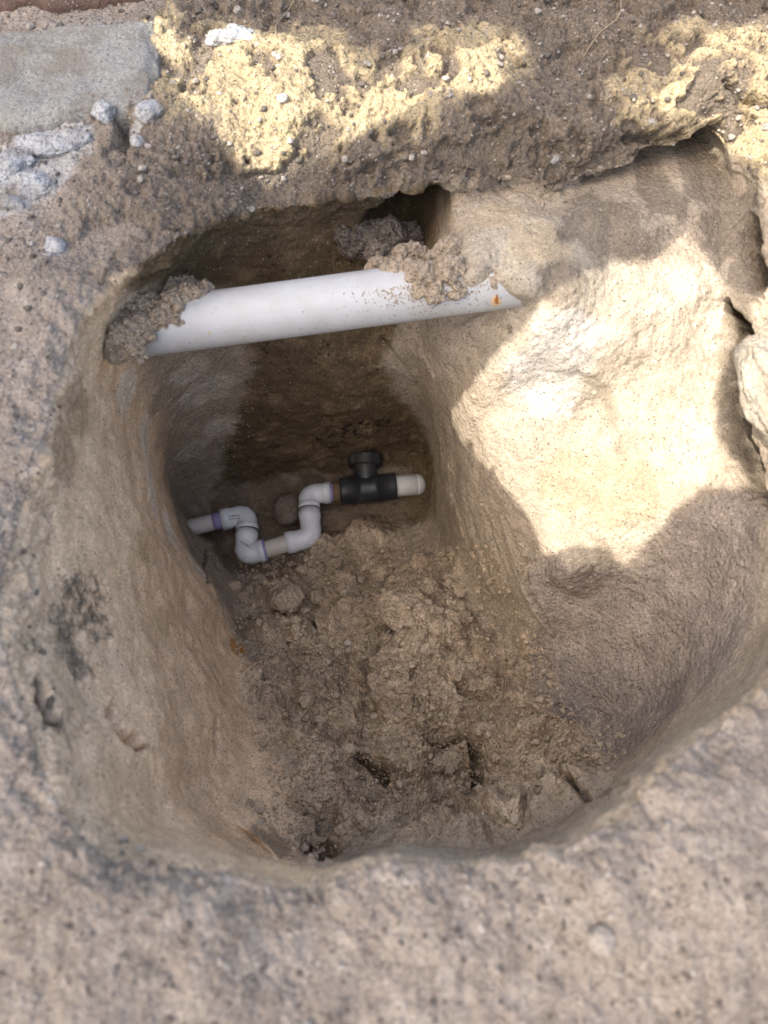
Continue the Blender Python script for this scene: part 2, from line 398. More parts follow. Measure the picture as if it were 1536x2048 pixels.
# scoop in the sunlit slope, spade marks and mounds
push(1120, 800, .055, (.012, .008, -.012)); push(1330, 1010, .05, (0, 0, .010)); push(1290, 640, .05, (0, -.01, .008))
push(1400, 560, .03, (0, -.012, .006)); push(1190, 470, .035, (0, .018, -.006)); push(1290, 470, .025, (0, -.012, 0))
push(1030, 608, .016, (0, .010, -.008)); push(570, 1195, .028, (0, 0, .030)); push(650, 1380, .05, (0, 0, .020)); push(1060, 1500, .06, (0, 0, .045)); push(1120, 1440, .04, (0, 0, .015))
push(905, 1560, .036, (0, 0, -.050)); push(880, 1650, .04, (0, 0, -.045)); push(560, 1270, .045, (0, 0, .030))
push(860, 1260, .06, (0, 0, .026)); push(620, 1560, .06, (0, 0, .035)); push(940, 1350, .05, (0, 0, .024)); push(700, 1330, .04, (0, 0, -.016))
push(490, 1680, .035, (0, 0, -.035)); push(720, 1670, .045, (0, 0, .032)); push(1190, 1550, .03, (0, 0, -.030)); push(640, 1480, .03, (0, 0, -.018)); push(640, 1710, .02, (0, 0, -.03)); push(1010, 1650, .04, (0, 0, .03))
push(1150, 1140, .03, (-.010, -.006, .014)); push(1170, 1175, .02, (0, 0, -.012))
push(800, 1035, .03, (0, 0, -.008)); push(490, 1110, .035, (0, 0, -.008))
# ground relief outside the pit
push(380, 240, .05, (0, 0, .010)); push(560, 160, .07, (0, 0, .012)); push(900, 180, .07, (0, 0, .010)); push(1450, 220, .06, (0, 0, .02))
push(1150, 150, .06, (0, 0, -.010)); push(1210, 1885, .02, (0, 0, .004)); push(1350, 1700, .08, (0, 0, .015)); push(200, 1900, .1, (0, 0, .015)); push(700, 1850, .05, (0, 0, -.006)); push(120, 600, .05, (0, 0, .012))

CRACK = np.zeros(len(P), np.float32)
def carve(pts, width, depth, lift=0.0, step=0.0, reach=.02, face=.002):
    """a crack: a narrow V cut, with one raised side"""
    global Pn
    depth = depth * (1.9 if depth > .008 else 1.0); m, d, t = line_dist(pts); taper = np.clip(np.minimum(t, 1 - t) * 6, 0.15, 1)
    w = width * taper
    if depth > .008: CRACK[m] = np.maximum(CRACK[m], np.exp(-(d / (w * .9)) ** 4))
    Pn[m] -= N[m] * (depth * np.exp(-(d / w) ** 2))[:, None]
    if step:                                             # ground on one side stands higher, falling off with distance
        q = poly_pts(pts); j = np.clip((t * (len(q) - 1)).astype(int), 0, len(q) - 2); ab = q[j + 1] - q[j]; ab /= np.maximum(np.linalg.norm(ab, axis=1, keepdims=True), 1e-9)
        sd_ = np.einsum('ij,ij->i', np.cross(ab, P[m] - q[j]), N[m]); Pn[m] += N[m] * (step * sstep(-face, .003, sd_) * np.exp(-(d / reach) ** 2) * taper)[:, None]
    if lift: Pn[m] += N[m] * (lift * np.exp(-((d - 2.4 * w) / (1.6 * w)) ** 2))[:, None]
carve([(222,1395),(226,1440),(245,1470),(270,1488),(292,1492)], .0060, .026, .0015, -.004, .02)
carve([(434,1430),(432,1460),(436,1500),(440,1520)], .0048, .018, .001, -.003, .018)
carve([(502,1430),(508,1460),(514,1500)], .0016, .007, .001)
carve([(60,1350),(80,1400),(100,1440),(125,1460)], .005, .012, .002)
carve([(240,1570),(262,1600),(275,1625)], .0018, .006)
carve([(292,1590),(308,1615)], .0015, .005)
carve([(480,1240),(530,1232),(590,1235),(622,1232)], .003, .010, 0, .010, .03); carve([(625,1235),(632,1260),(634,1285)], .004, .018); carve([(575,1298),(583,1305)], .003, .012)
carve([(600,1318),(620,1322),(650,1324)], .003, .009)
carve([(415,1080),(412,1140),(425,1190),(450,1210)], .003, .010)
carve([(800,1215),(792,1300),(775,1380),(738,1455)], .004, .004, 0, .034, .055, .018)
g_m, g_d, g_t = line_dist([(785,1235),(775,1300),(758,1370),(728,1450)])
GROOVE = np.zeros(len(P), np.float32); GROOVE[g_m] = np.exp(-(g_d / .0115) ** 4) * np.clip(np.minimum(g_t, 1 - g_t) * 5, 0, 1)
carve([(925,1462),(950,1500),(958,1560),(950,1610)], .006, .028, 0, .014, .03)
carve([(850,1490),(900,1478),(940,1466)], .005, .016, 0, -.008, .03)
carve([(700,1525),(730,1535),(790,1555)], .006, .018, 0, .010, .03)
carve([(1190,1128),(1192,1162)], .003, .008); carve([(1090,1110),(1050,1120),(1060,1180),(1110,1270)], .003, .008, .004)
carve([(630,1695),(668,1714)], .008, .028); carve([(1010,1640),(1060,1620),(1110,1600),(1200,1600),(1280,1570)], .005, .014, .003)
carve([(955,1320),(975,1300),(985,1310)], .0025, .007)
carve([(1500,420),(1505,520),(1530,600)], .008, .030, .004); carve([(1452,600),(1474,660),(1474,720),(1462,800),(1468,880),(1500,960),(1540,1020)], .013, .032)
carve([(0,245),(40,262),(90,250),(130,215)], .004, .012); carve([(245,200),(250,250),(255,320)], .005, .012)
carve([(880,325),(820,300),(760,330),(680,370)], .003, .006, .003); carve([(1060,255),(1000,250),(930,262)], .004, .008, .003); carve([(1230,275),(1300,280),(1370,300)], .005, .010, .004)
carve([(900,130),(880,200)], .0025, .005); carve([(1420,190),(1470,235),(1530,250)], .004, .010, .003)
carve([(1075,745),(1145,728),(1205,775),(1240,860),(1236,930)], .002, .001, 0, .009, .045, .014)
push(1150, 830, .04, (.004, .004, -.008))
# spade-cut furrows running down the right wall of the shaft
for (x0, y0, x1, y1, w_) in [(925,960,990,1200,.006),(960,990,1020,1180,.004),(900,900,930,1080,.004),(1000,1020,1090,1240,.005),(760,660,830,760,.005),(830,650,880,760,.004)]:
    carve([(x0, y0), ((x0 + x1) / 2 - 6, (y0 + y1) / 2), (x1, y1)], w_, .0035, .0015)

# ---- colour of the sand, with some sunlight and shade painted in
print('colour')
def c3(r, g, b): return np.array([r, g, b], np.float32)
TAN, GREY, BROWN, DAMP = c3(.71, .54, .37), c3(.34, .295, .25), c3(.33, .28, .22), c3(.115, .085, .052)
Cc = np.tile(BROWN, (len(P), 1))
def mixin(mask, col, f=1.0):
    global Cc
    mk = (np.clip(mask, 0, 1) * f)[:, None]; Cc = Cc * (1 - mk) + col * mk
big = np.zeros(len(P), np.float32); big[idx] = fbm(Q, .16, 4, .55, 41); sm = np.zeros(len(P), np.float32); sm[idx] = fbm(Q, .028, 4, .6, 43)
mixin(on_top, c3(.262, .228, .197))
fz0 = np.zeros(len(P), np.float32); fz0[idx] = fbm(Q, .011, 4, .65, 83)
mixin(on_top * sstep(.0, .4, fz0 + .3 * sm), c3(.38, .343, .303), .4)
mixin(on_top * sstep(.15, .45, big), c3(.27, .24, .205), .4)
mixin(on_top * sstep(.1, .45, -fz0 - .3 * sm), c3(.20, .168, .135), .42)
mixin(on_top * sstep(.42, .56, P[:, 1]) * sstep(-.34, -.16, P[:, 0]), c3(.148, .122, .096), .88)  # far ground darkened: shade painted into the sand colour
sunlit_crust = np.maximum.reduce([blob(u, v, r_, wob=.5) for (u, v, r_) in [(440,150,.09),(560,250,.07),(620,130,.06),(760,190,.07),(930,140,.07),(1330,200,.06),(1450,150,.10),(1500,300,.08),(330,60,.03)]])  # blobs laid over the sun patches, sunlight painted into the crust
mixin(CR * sunlit_crust, c3(.42, .345, .22), .85); mixin(CR * (1 - sunlit_crust), c3(.165, .136, .108), .5)  # sunlit crust painted paler, the shaded crust between painted darker
mixin(m_floor, c3(.44, .352, .256))
mixin(m_floor * sstep(.0, .5, sm), c3(.60, .49, .365), .7)
mixin(m_floor * sstep(.0, .5, -sm), c3(.24, .188, .135), .8)
mixin(m_right, c3(.255, .222, .198)); mixin(m_right * sstep(0, .5, sm), c3(.33, .285, .24), .5)
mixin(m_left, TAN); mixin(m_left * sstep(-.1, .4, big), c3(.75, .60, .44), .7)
pale = np.maximum.reduce([blob(290,880,.035), blob(300,980,.035), blob(340,1060,.03), blob(390,1130,.03), blob(250,780,.03)])
mixin(pale, c3(.72, .64, .53), .9)
gravel = np.maximum.reduce([blob(410,780,.04), blob(440,850,.03), blob(380,900,.03), blob(380,740,.03)])
wet_shade = np.maximum.reduce([blob(u, v, .045) for (u, v) in [(470,1010),(520,1060),(600,1050),(680,1040),(760,1030),(830,1010),(440,1060),(470,1120),(560,1130),(540,990),(620,990),(700,985),(600,1020)]])
mixin(wet_shade * inside * (P[:, 2] < -.5), c3(.155, .115, .08), .85)  # damp soil around the pipework, with corner shade painted in too
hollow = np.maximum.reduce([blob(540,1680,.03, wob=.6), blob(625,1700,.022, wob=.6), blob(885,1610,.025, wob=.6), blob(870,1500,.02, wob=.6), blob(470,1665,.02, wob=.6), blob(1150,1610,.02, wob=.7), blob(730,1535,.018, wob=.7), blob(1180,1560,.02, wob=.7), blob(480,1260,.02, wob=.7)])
mixin(hollow * inside * (P[:, 2] < -.3), c3(.19, .15, .108), .75)  # shade in the floor hollows painted as darker soil
mixin(gravel, c3(.50, .46, .385), .8)
mixin(m_patch, c3(.36, .315, .25)); mixin(m_patch * sstep(0, .5, sm), c3(.41, .37, .31), .6)
lip_shade = np.maximum.reduce([blob(1180,470,.035, wob=.5), blob(1270,480,.03, wob=.5), blob(1230,430,.03, wob=.5), blob(1450,470,.03, wob=.5), blob(1120,560,.025, wob=.5), blob(1420,380,.03, wob=.5), blob(1180,420,.03, wob=.6), blob(1330,400,.03, wob=.6), blob(1500,540,.025), blob(1480,430,.03)])
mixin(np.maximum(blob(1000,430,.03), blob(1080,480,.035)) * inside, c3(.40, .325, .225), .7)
mixin(lip_shade * inside, c3(.165, .14, .112), .8)  # shade below the far lip painted into the soil colour
mixin(m_lrim, c3(.50, .41, .31), .6)
mixin(m_lrim * sstep(.05, .4, -fz0 - .4 * sm) * (P[:, 0] < -.12), c3(.24, .20, .16), .5)
mixin(np.maximum.reduce([blob(160,1200,.022, wob=.8), blob(130,1260,.018, wob=.8), blob(200,1250,.018, wob=.8), blob(170,1330,.016, wob=.9)]) * sstep(-.3, .3, fz0), c3(.10, .085, .068), .75)
mixin(np.maximum(blob(1230,980,.05), blob(1130,960,.04)), c3(.32, .255, .17), .6)
mixin(np.maximum(blob(1080,760,.045), blob(1130,680,.04)), c3(.45, .43, .40), .8)
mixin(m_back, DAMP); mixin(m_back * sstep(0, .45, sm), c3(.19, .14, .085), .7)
mixin(m_back * sstep(.25, .45, fbm(P, .011, 3, .6, 55)) if len(P) < 10 else m_back * 0, DAMP)
holes = np.zeros(len(P), np.float32); holes[idx] = fbm(Q, .0048, 3, .6, 55) + .25 * fbm(Q, .04, 2, .5, 56)
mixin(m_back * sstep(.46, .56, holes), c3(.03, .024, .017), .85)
Pn -= N * (m_back * sstep(.44, .56, holes) * .002)[:, None]
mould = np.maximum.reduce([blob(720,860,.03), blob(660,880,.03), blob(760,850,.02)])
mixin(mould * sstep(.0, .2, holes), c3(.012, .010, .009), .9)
fz = np.zeros(len(P), np.float32); fz[idx] = fbm(Q, .009, 3, .65, 81)
mixin(m_dark1 * sstep(-.25, .35, fz + .5 * sm), c3(.13, .11, .085), .75)
mixin(m_orange, c3(.42, .20, .05), .85)
mixin(np.maximum(blob(120,900,.03), blob(160,820,.03)) * inside, c3(.36, .26, .17), .7)
lime = np.maximum.reduce([blob(70,330,.045), blob(130,290,.03), blob(20,390,.03), blob(110,500,.012), blob(270,280,.012)]) * on_top
mixin(lime, c3(.46, .47, .48), .7)
mixin(np.maximum(blob(160,140,.08), blob(60,180,.06)) * on_top, c3(.26, .27, .265), .7)
mixin(np.maximum(blob(330,1240,.02), blob(290,1100,.02)), c3(.44, .33, .18), .5)
mixin(GROOVE, c3(.20, .157, .113), .85)  # shaded face of the groove painted as a darker band
mixin(CRACK * inside, c3(.085, .066, .048), .8)  # shadow inside the cracks painted as near-black colour
Cc *= (1 + .10 * big + .10 * sm)[:, None] * c3(1.02, 1.0, .975)
crumb = np.clip(.10 + 1.0 * m_floor + .42 * m_fore + .3 * m_fore * (P[:, 1] > .5) + .35 * m_right + .12 * m_patch + .3 * m_dark1 + .25 * gravel
                + .35 * (1 - np.clip(m_floor + m_fore + m_left + m_back + m_patch, 0, 1)), 0, 1)

M_SAND = sand_mat('sand')
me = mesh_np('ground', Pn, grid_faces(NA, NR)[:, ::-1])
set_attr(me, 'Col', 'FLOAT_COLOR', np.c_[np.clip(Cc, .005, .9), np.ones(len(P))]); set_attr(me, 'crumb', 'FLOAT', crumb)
ground = link('ground', me, M_SAND); ground['kind'] = 'structure'
Gn = Pn.reshape(NA, NR, 3); BV = bvh_of(Gn, 3, 2)
def drop(u, v):
    """surface point and normal seen at u, v"""
    d = Vector(ray(u, v)).normalized(); r = BV.ray_cast(Vector((0, 0, H)), d, 20)
    n = r[1] if r[1].dot(d) < 0 else -r[1]
    return r[0], n

# ------------------------------------------------------------------ rocks, clods
def ico(sub):
    bm = bmesh.new(); bmesh.ops.create_icosphere(bm, subdivisions=sub, radius=1); bm.verts.ensure_lookup_table()
    V = np.array([v.co[:] for v in bm.verts], np.float32); Fa = np.array([[v.index for v in f.verts] for f in bm.faces], np.int32); bm.free()
    return V, Fa
ICO = {s: ico(s) for s in (1, 2, 3, 4, 5, 6)}
def rock_verts(size, seed, sub=4, rough=.18, facets=True):
    V, Fa = ICO[sub]; V = V.copy(); r = np.random.default_rng(seed)
    if facets:
        for _ in range(9):
            n = r.normal(size=3); n /= np.linalg.norm(n); h = r.uniform(.62, .9); d = V @ n
            V -= np.maximum(d - h, 0)[:, None] * n * .85
    V = V * (1 + rough * fbm(V + seed, .7, 4, .5, seed % 9))[:, None]
    a = r.uniform(0, 6.28, 3)
    R = np.array(Matrix.Rotation(a[0], 3, 'X') @ Matrix.Rotation(a[1], 3, 'Y'))
    return (V * np.array(size)), Fa
def clod_verts(blobs, sub=5, seed=0, fine=.0035):
    """one crumbly lump: overlapping blobs fused by a voxel remesh, then given a granular skin"""
    Vs, Fs, off = [], [], 0
    for j, (c, r) in enumerate(blobs):
        V, Fa = ICO[4]; r = np.array(r, np.float32); X = V * r + np.array(c, np.float32)
        X = X + V * (.25 * r.mean() * fbm(X, .03, 3, .6, seed + j))[:, None]
        Vs.append(X); Fs.append(Fa + off); off += len(X)
    tmp = bpy.data.objects.new('tmp', mesh_np('tmp', np.concatenate(Vs), np.concatenate(Fs))); COL.objects.link(tmp)
    m = tmp.modifiers.new('r', 'REMESH'); m.mode = 'VOXEL'; m.voxel_size = .0012
    m = tmp.modifiers.new('s', 'SMOOTH'); m.iterations = 14; m.factor = .5
    ev = tmp.evaluated_get(bpy.context.evaluated_depsgraph_get()); me = ev.to_mesh(); n = len(me.vertices)
    X = np.empty(n * 3, np.float32); me.vertices.foreach_get('co', X); X = X.reshape(-1, 3)
    Nn = np.empty(n * 3, np.float32); me.vertex_normals.foreach_get('vector', Nn); Nn = Nn.reshape(-1, 3)
    q = np.empty(len(me.polygons) * 4, np.int32); me.loops.foreach_get('vertex_index', q); Fa = q.reshape(-1, 4).copy()
    X = X.copy(); ev.to_mesh_clear(); md = tmp.data; bpy.data.objects.remove(tmp); bpy.data.meshes.remove(md)
    k = .0060 * fbm(X, .022, 3, .6, seed) + .0042 * fbm(X, .009, 4, .7, seed + 3) + .0022 * fbm(X, .0035, 2, .6, seed + 4)
    w = worley(X, .013, seed); k -= .0035 * sstep(.55, .75, w)
    return X + Nn * k[:, None], Fa
M_CLOD = sand_mat('loose_sand', (.37, .30, .225), 1.0)
M_FCLOD = sand_mat('floor_sand', (.46, .37, .27), .9)
M_NCLOD = sand_mat('near_sand', (.30, .268, .235), .5)
M_DCLOD = sand_mat('damp_sand', (.17, .145, .125), .9)
M_ROCK = sand_mat('brown_stone', (.165, .132, .105), .08)
M_LIME = sand_mat('mortar', (.42, .43, .44), .9, (.22, .19, .16))
M_PEB = sand_mat('pale_pebble', (.45, .41, .35), .1)
M_GREYROCK = sand_mat('grey_stone', (.36, .35, .33), .2)
M_CONC = sand_mat('concrete', (.285, .28, .262), .4, (.20, .175, .145))

# ------------------------------------------------------------------ plastics
def pvc(name, col, dirt=0.3, rough=.32, dirtcol=(.20, .15, .10), spots=0.5, speck=True):
    m, nt, b = new_mat(name, rough, .5)
    geo = node(nt, 'ShaderNodeNewGeometry').outputs['Position']
    def noise(sc, det, w=0):
        n = node(nt, 'ShaderNodeTexNoise'); nt.links.new(geo, n.inputs['Vector']); n.inputs['Scale'].default_value = sc; n.inputs['Detail'].default_value = det
        n.inputs['Roughness'].default_value = .65; return n.outputs['Fac']
    film = maprange(nt, noise(24, 6), .42, .75, 0.0, dirt)
    c = mixc(nt, 'MIX', film, col, dirtcol)
    sp = maprange(nt, noise(330, 3), .66, .72, 0.0, spots)
    pat = maprange(nt, noise(30, 2), .45, .6, 0.0, 1.0)
    c = mixc(nt, 'MIX', math_n(nt, 'MULTIPLY', sp, pat), c, (.055, .042, .03))
    nt.links.new(c, b.inputs['Base Color'])
    nt.links.new(maprange(nt, noise(60, 5), .3, .7, rough - .06, rough + .25), b.inputs['Roughness'])
    bu = node(nt, 'ShaderNodeBump'); bu.inputs['Distance'].default_value = .0003; bu.inputs['Strength'].default_value = .4
    nt.links.new(noise(200, 4), bu.inputs['Height']); nt.links.new(bu.outputs[0], b.inputs['Normal'])
    return m, nt, b
M_PVC = pvc('white_pvc', (.45, .46, .465), .5, .3, (.34, .30, .25), .4)[0]
M_ELB = pvc('fitting_pvc', (.70, .735, .77), .22, .22, spots=.5)[0]
M_DPVC = pvc('dirty_pvc', (.56, .54, .50), .75, .5, spots=.95)[0]
M_STUB = pvc('dusty_pvc', (.62, .635, .64), .35, .45, spots=1.0)[0]
M_BEIGE = pvc('aged_pvc', (.60, .56, .48), .35, .4, spots=.6)[0]
M_BLACK = pvc('black_plastic', (.018, .022, .028), .5, .38, (.10, .088, .072), .4)[0]
M_PURP = pvc('purple_primer', (.26, .23, .45), .45, .45, (.45, .43, .45), .7)[0]
M_RUSTP = pvc('brown_sealant', (.17, .115, .065), .6, .6, (.05, .04, .03))[0]
M_RUST = pvc('rust', (.35, .13, .03), .6, .8, (.06, .03, .015))[0]
M_INK = new_mat('print_ink', .5)[0]; M_INK.node_tree.nodes['Principled BSDF'].inputs['Base Color'].default_value = (.02, .02, .025, 1)
M_SEAM = new_mat('seam', .7)[0]; M_SEAM.node_tree.nodes['Principled BSDF'].inputs['Base Color'].default_value = (.06, .05, .045, 1)

def sweep(path, radii, seg=40, caps=True):
    """tube swept along world points with a radius at each"""
    P_ = [Vector(p) for p in path]; n = len(P_); V = []; Fq = []
    T = []
    for i in range(n):
        a = P_[max(i - 1, 0)]; b = P_[min(i + 1, n - 1)]
        t = (b - a)
        if t.length < 1e-7: t = T[-1] if T else Vector((1, 0, 0))
        T.append(t.normalized())
    up = Vector((0, 0, 1)) if abs(T[0].z) < .9 else Vector((0, 1, 0))
    for i in range(n):
        s_ = T[i].cross(up).normalized(); u_ = s_.cross(T[i]).normalized(); up = u_
        for j in range(seg):
            a = 2 * math.pi * j / seg; V.append(P_[i] + (s_ * math.cos(a) + u_ * math.sin(a)) * radii[i])
    faces = []
    for i in range(n - 1):
        for j in range(seg):
            faces.append((i * seg + j, i * seg + (j + 1) % seg, (i + 1) * seg + (j + 1) % seg, (i + 1) * seg + j))
    if caps:
        faces.append(tuple(range(seg - 1, -1, -1))); faces.append(tuple((n - 1) * seg + j for j in range(seg)))
    me = bpy.data.meshes.new('tube'); me.from_pydata([tuple(v) for v in V], [], faces)
    me.polygons.foreach_set('use_smooth', [len(f.vertices) == 4 for f in me.polygons]); me.update()
    return me
def lathe_path(a, b, prof):
    """prof: (fraction of the way a->b, radius); doubled points give crisp steps"""
    a = Vector(a); b = Vector(b)
    return [a.lerp(b, f) for f, r in prof], [r for f, r in prof]

# ---- large pipe across the top of the pit
DEP = .806
def cam_pt(u, v, depth):
    return Vector((0, 0, H)) + Vector(ray(u, v)) * depth
pl, pr = cam_pt(290, 657, DEP), cam_pt(1045, 556, DEP)
ax = (pr - pl).normalized()
a0, a1 = pl - ax * .11, pr + ax * .010
n = 60; path = [a0.lerp(a1, i / (n - 1)) for i in range(n)]
root = empty('large_pipe', pl)
tag(root, 'thick straight white plastic pipe crossing the upper part of the pit, sand on both ends', 'pipe')
wp = link('pipe_wall', sweep(path, [.0300] * n, 72), M_PVC, root)
# rust blister with stain near the right end
c = cam_pt(992, 600, DEP - .0295)
rp, rn = None, (Vector((0, 0, H)) - c).normalized(); side = rn.cross(ax).normalized()
def patch_on_pipe(name, s0, ang0, w, h, mat, parent, lift=.0005, seed=1, ragged=.35):
    """thin irregular scab lying on the pipe wall: s0 along the axis from pl, ang0 round it"""
    e1 = Vector((0, 0, 1)).cross(ax).normalized(); e2 = ax.cross(e1).normalized()
    K = 28; rr = np.random.default_rng(seed); ph = rr.uniform(0, 6.28, 4); V = []; Fq = []
    def on(s, g, r): return pl + ax * s + (e1 * math.cos(g) + e2 * math.sin(g)) * r
    rings = [0, .35, .7, .92, 1.0]
    V.append(on(s0, ang0, .03 + lift * 1.6))
    for q in rings[1:]:
        for k_ in range(K):
            a = 2 * math.pi * k_ / K; rad_ = 1 + ragged * (math.sin(2 * a + ph[0]) * .4 + math.sin(3 * a + ph[1]) * .3 + math.sin(5 * a + ph[2]) * .3)
            V.append(on(s0 + math.cos(a) * w * q * rad_, ang0 + math.sin(a) * h / .03 * q * rad_, .03 + (lift * (1.5 - q) if q < 1 else -.0004)))
    for k_ in range(K): Fq.append((0, 1 + k_, 1 + (k_ + 1) % K))
    for i in range(3):
        for k_ in range(K): Fq.append((1 + i * K + k_, 1 + (i + 1) * K + k_, 1 + (i + 1) * K + (k_ + 1) % K, 1 + i * K + (k_ + 1) % K))
    m_ = bpy.data.meshes.new(name); m_.from_pydata([tuple(v) for v in V], [], Fq); m_.polygons.foreach_set('use_smooth', [True] * len(Fq)); m_.update()
    return link(name, m_, mat, parent)
def pipe_coords(u, v):
    """axis distance and angle where the ray through u,v meets the large pipe"""
    o = Vector((0, 0, H)); d = Vector(ray(u, v)).normalized()
    w0 = o - pl; dp = d - ax * d.dot(ax); wp_ = w0 - ax * w0.dot(ax)
    A, B, C_ = dp.dot(dp), 2 * dp.dot(wp_), wp_.dot(wp_) - .03 ** 2
    disc = max(B * B - 4 * A * C_, 0); t = (-B - math.sqrt(disc)) / (2 * A); p = o + d * t
    e1 = Vector((0, 0, 1)).cross(ax).normalized(); e2 = ax.cross(e1).normalized(); r = p - pl
    return r.dot(ax), math.atan2(r.dot(e2), r.dot(e1)), p
M_STAIN = pvc('rust_stain', (.55, .38, .20), .6, .6, (.62, .58, .5), .3)[0]
s_, g_, _ = pipe_coords(992, 604); patch_on_pipe('rust_stain', s_, g_, .0058, .0085, M_STAIN, root, .00025, 3)
s_, g_, _ = pipe_coords(993, 600); patch_on_pipe('rust_spot', s_, g_, .0027, .0050, M_RUST, root, .0009, 5, .6)
s_, g_, _ = pipe_coords(419, 666); patch_on_pipe('stain_spot', s_, g_, .0018, .0016, M_STAIN, root, .0003, 7)
M_DIRT = sand_mat('stuck_sand', (.36, .28, .19), .5)
rr = random.Random(5)
def crumbs_on_pipe():
    V = []; Fs = []; off = 0; Vi, Fi = ICO[1]
    e1 = Vector((0, 0, 1)).cross(ax).normalized(); e2 = ax.cross(e1).normalized()
    spots = []
    for _ in range(700):
        u = rr.gauss(880, 75); lo = 560 + 0.0 * u; v = lo + abs(rr.gauss(0, 26)) + (900 - u) * .12
        spots.append((u, v, rr.uniform(.0004, .0011)))
    for _ in range(90): u = rr.uniform(330, 980); spots.append((u, 690 - (u - 330) * .136 + rr.uniform(0, 16), rr.uniform(.0003, .0008)))
    for _ in range(60): u = rr.uniform(420, 980); spots.append((u, rr.uniform(585, 650) - (u - 600) * .13, rr.uniform(.0003, .0007)))
    for u, v, r in spots:
        s, g, p = pipe_coords(u, v)
        if s > .43: continue
        c = pl + ax * s + (e1 * math.cos(g) + e2 * math.sin(g)) * (.03 + r * .2)
        V.append(Vi * r * np.array([1, 1, .8]) + np.array(c)); Fs.append(Fi + off); off += len(Vi)
    return mesh_np('crumbs', np.concatenate(V), np.concatenate(Fs))
tag(link('sand_grains', crumbs_on_pipe(), M_DIRT), kind='stuff')

# ---- sand lumps lying over the ends of the large pipe
def clod(name, label, pts, mat, sub=5, seed=0, fine=.0035, cat='sand clump', group=None):
    """pts: (u, v, depth along the view axis, radius in photo pixels, flatten)"""
    bl = []
    for (u, v, d, r, fl) in pts:
        p = cam_pt(u, v, d); rm = r * d / F; rm *= 1.13; bl.append((tuple(p), (rm, rm * fl, rm * fl)))
    V, Fa = clod_verts(bl, sub, seed, fine); c = V.mean(0)
    o = link(name, mesh_np(name, V - c, Fa), mat); o.location = Vector(c.tolist())
    return tag(o, label, cat, group)
clod('sand_clump', 'crumbly grey sand bank draped over the left end of the large white pipe', [(300,622,.79,44,.75),(345,612,.785,34,.8),(258,610,.79,42,.8),(278,655,.772,26,.9),(300,672,.77,12,.8),(385,592,.79,26,.7),(352,642,.78,18,.8),(408,578,.80,18,.6),(235,630,.785,30,.8),(330,640,.78,26,.8),(285,590,.81,36,.8),(330,580,.815,34,.8),(375,572,.82,22,.8),(310,655,.78,14,.8),(218,600,.80,24,.8)], M_CLOD, 5, 1)
clod('sand_clump', 'lowest sand lump with a dark hole, hanging below the left end of the large pipe', [(250,685,.770,36,.9),(215,665,.775,32,.9),(272,704,.768,22,.9),(235,712,.770,22,.8),(203,690,.78,24,.8),(190,660,.785,20,.8),(285,690,.772,16,.8)], M_CLOD, 5, 4)
clod('sand_clump', 'rough sand lump resting on top of the large pipe beside the dark hollow', [(800,545,.80,42,.7),(850,560,.785,40,.8),(895,545,.785,36,.9),(768,532,.83,30,.7),(868,588,.776,20,.8),(905,510,.81,34,.9),(820,515,.83,34,.8),(935,560,.79,34,.8),(960,530,.80,34,.9),(835,585,.78,14,.7),(915,583,.778,18,.8),(880,520,.81,34,.8),(985,560,.79,26,.8)], M_CLOD, 5, 7)
clod('sand_clump', 'dark damp sand lump inside the hollow under the far lip', [(720,480,.90,40,.8),(770,470,.90,40,.8),(810,480,.93,40,.8),(700,470,.89,26,.8),(760,510,.87,30,.7)], M_DCLOD, 5, 9)
clod('sand_clump', 'small sand lump tucked under the right end of the large pipe', [(1030,655,.83,17,.8),(1015,648,.835,12,.8),(1045,648,.835,12,.8)], M_CLOD, 4, 12, .002)

# ------------------------------------------------------------------ small glued pipework on the floor
ZP = -.592
def pp(zx, zy, dz=0.0):
    """point on the pipework's level, from coordinates in the enlarged view of the pipework"""
    return Vector(W(350 + zx / 2.793, 820 + zy / 2.793, ZP + dz).tolist())
mpp = scale_at(np.array(pp(700, 600)))                       # metres per photo pixel there
zr = lambda d: d / 2.793 / 2 * mpp                            # diameter in the enlarged view -> radius
plumb = empty('water_pipework', pp(620, 700) - Vector((0, 0, .02)))
tag(plumb, 'thin white pipework with four elbows and a black tee on the pit floor', 'pipework')
def straight(name, a, b, r, mat, ext=(0, 0)):
    d = (b - a).normalized(); a = a - d * ext[0]; b = b + d * ext[1]
    p, rd_ = lathe_path(a, b, [(0, r * .97), (.004, r), (1 - .004, r), (1, r * .97)])
    return link(name, sweep(p, rd_, 48), mat, plumb)
def elbow(a, corner, b, r, mat=M_ELB, rc=1.075, bend=.95):
    """90 degree fitting: collar at a, swept bend, collar at b"""
    A, C_, B = Vector(a), Vector(corner), Vector(b); da = (A - C_).normalized(); db = (B - C_).normalized()
    R = min(r * bend, (A - C_).length * .8, (B - C_).length * .8); p = []; rd_ = []
    la, lb = (A - C_).length, (B - C_).length
    p += [A, A + (C_ - A) * 1e-3]; rd_ += [r * rc * .93, r * rc]
    p += [A.lerp(C_, .30), A.lerp(C_, .34)]; rd_ += [r * rc, r]
    p = [q for q in p if (q - C_).length >= R * .9]; rd_ = rd_[:len(p)]
    s = C_ + da * R; e = C_ + db * R
    for i in range(15):
        t = i / 14; p.append((1 - t) ** 2 * s + 2 * t * (1 - t) * C_ + t * t * e); rd_.append(r * (1 + .02 * math.sin(math.pi * t)))
    tail = [(B.lerp(C_, .34), r), (B.lerp(C_, .30), r * rc), (B - (B - C_) * 1e-3, r * rc), (B, r * rc * .93)]
    tail = [q for q in tail if (q[0] - C_).length >= R * .9]
    p += [q[0] for q in tail]; rd_ += [q[1] for q in tail]
    return link('elbow', sweep(p, rd_, 48), mat, plumb)
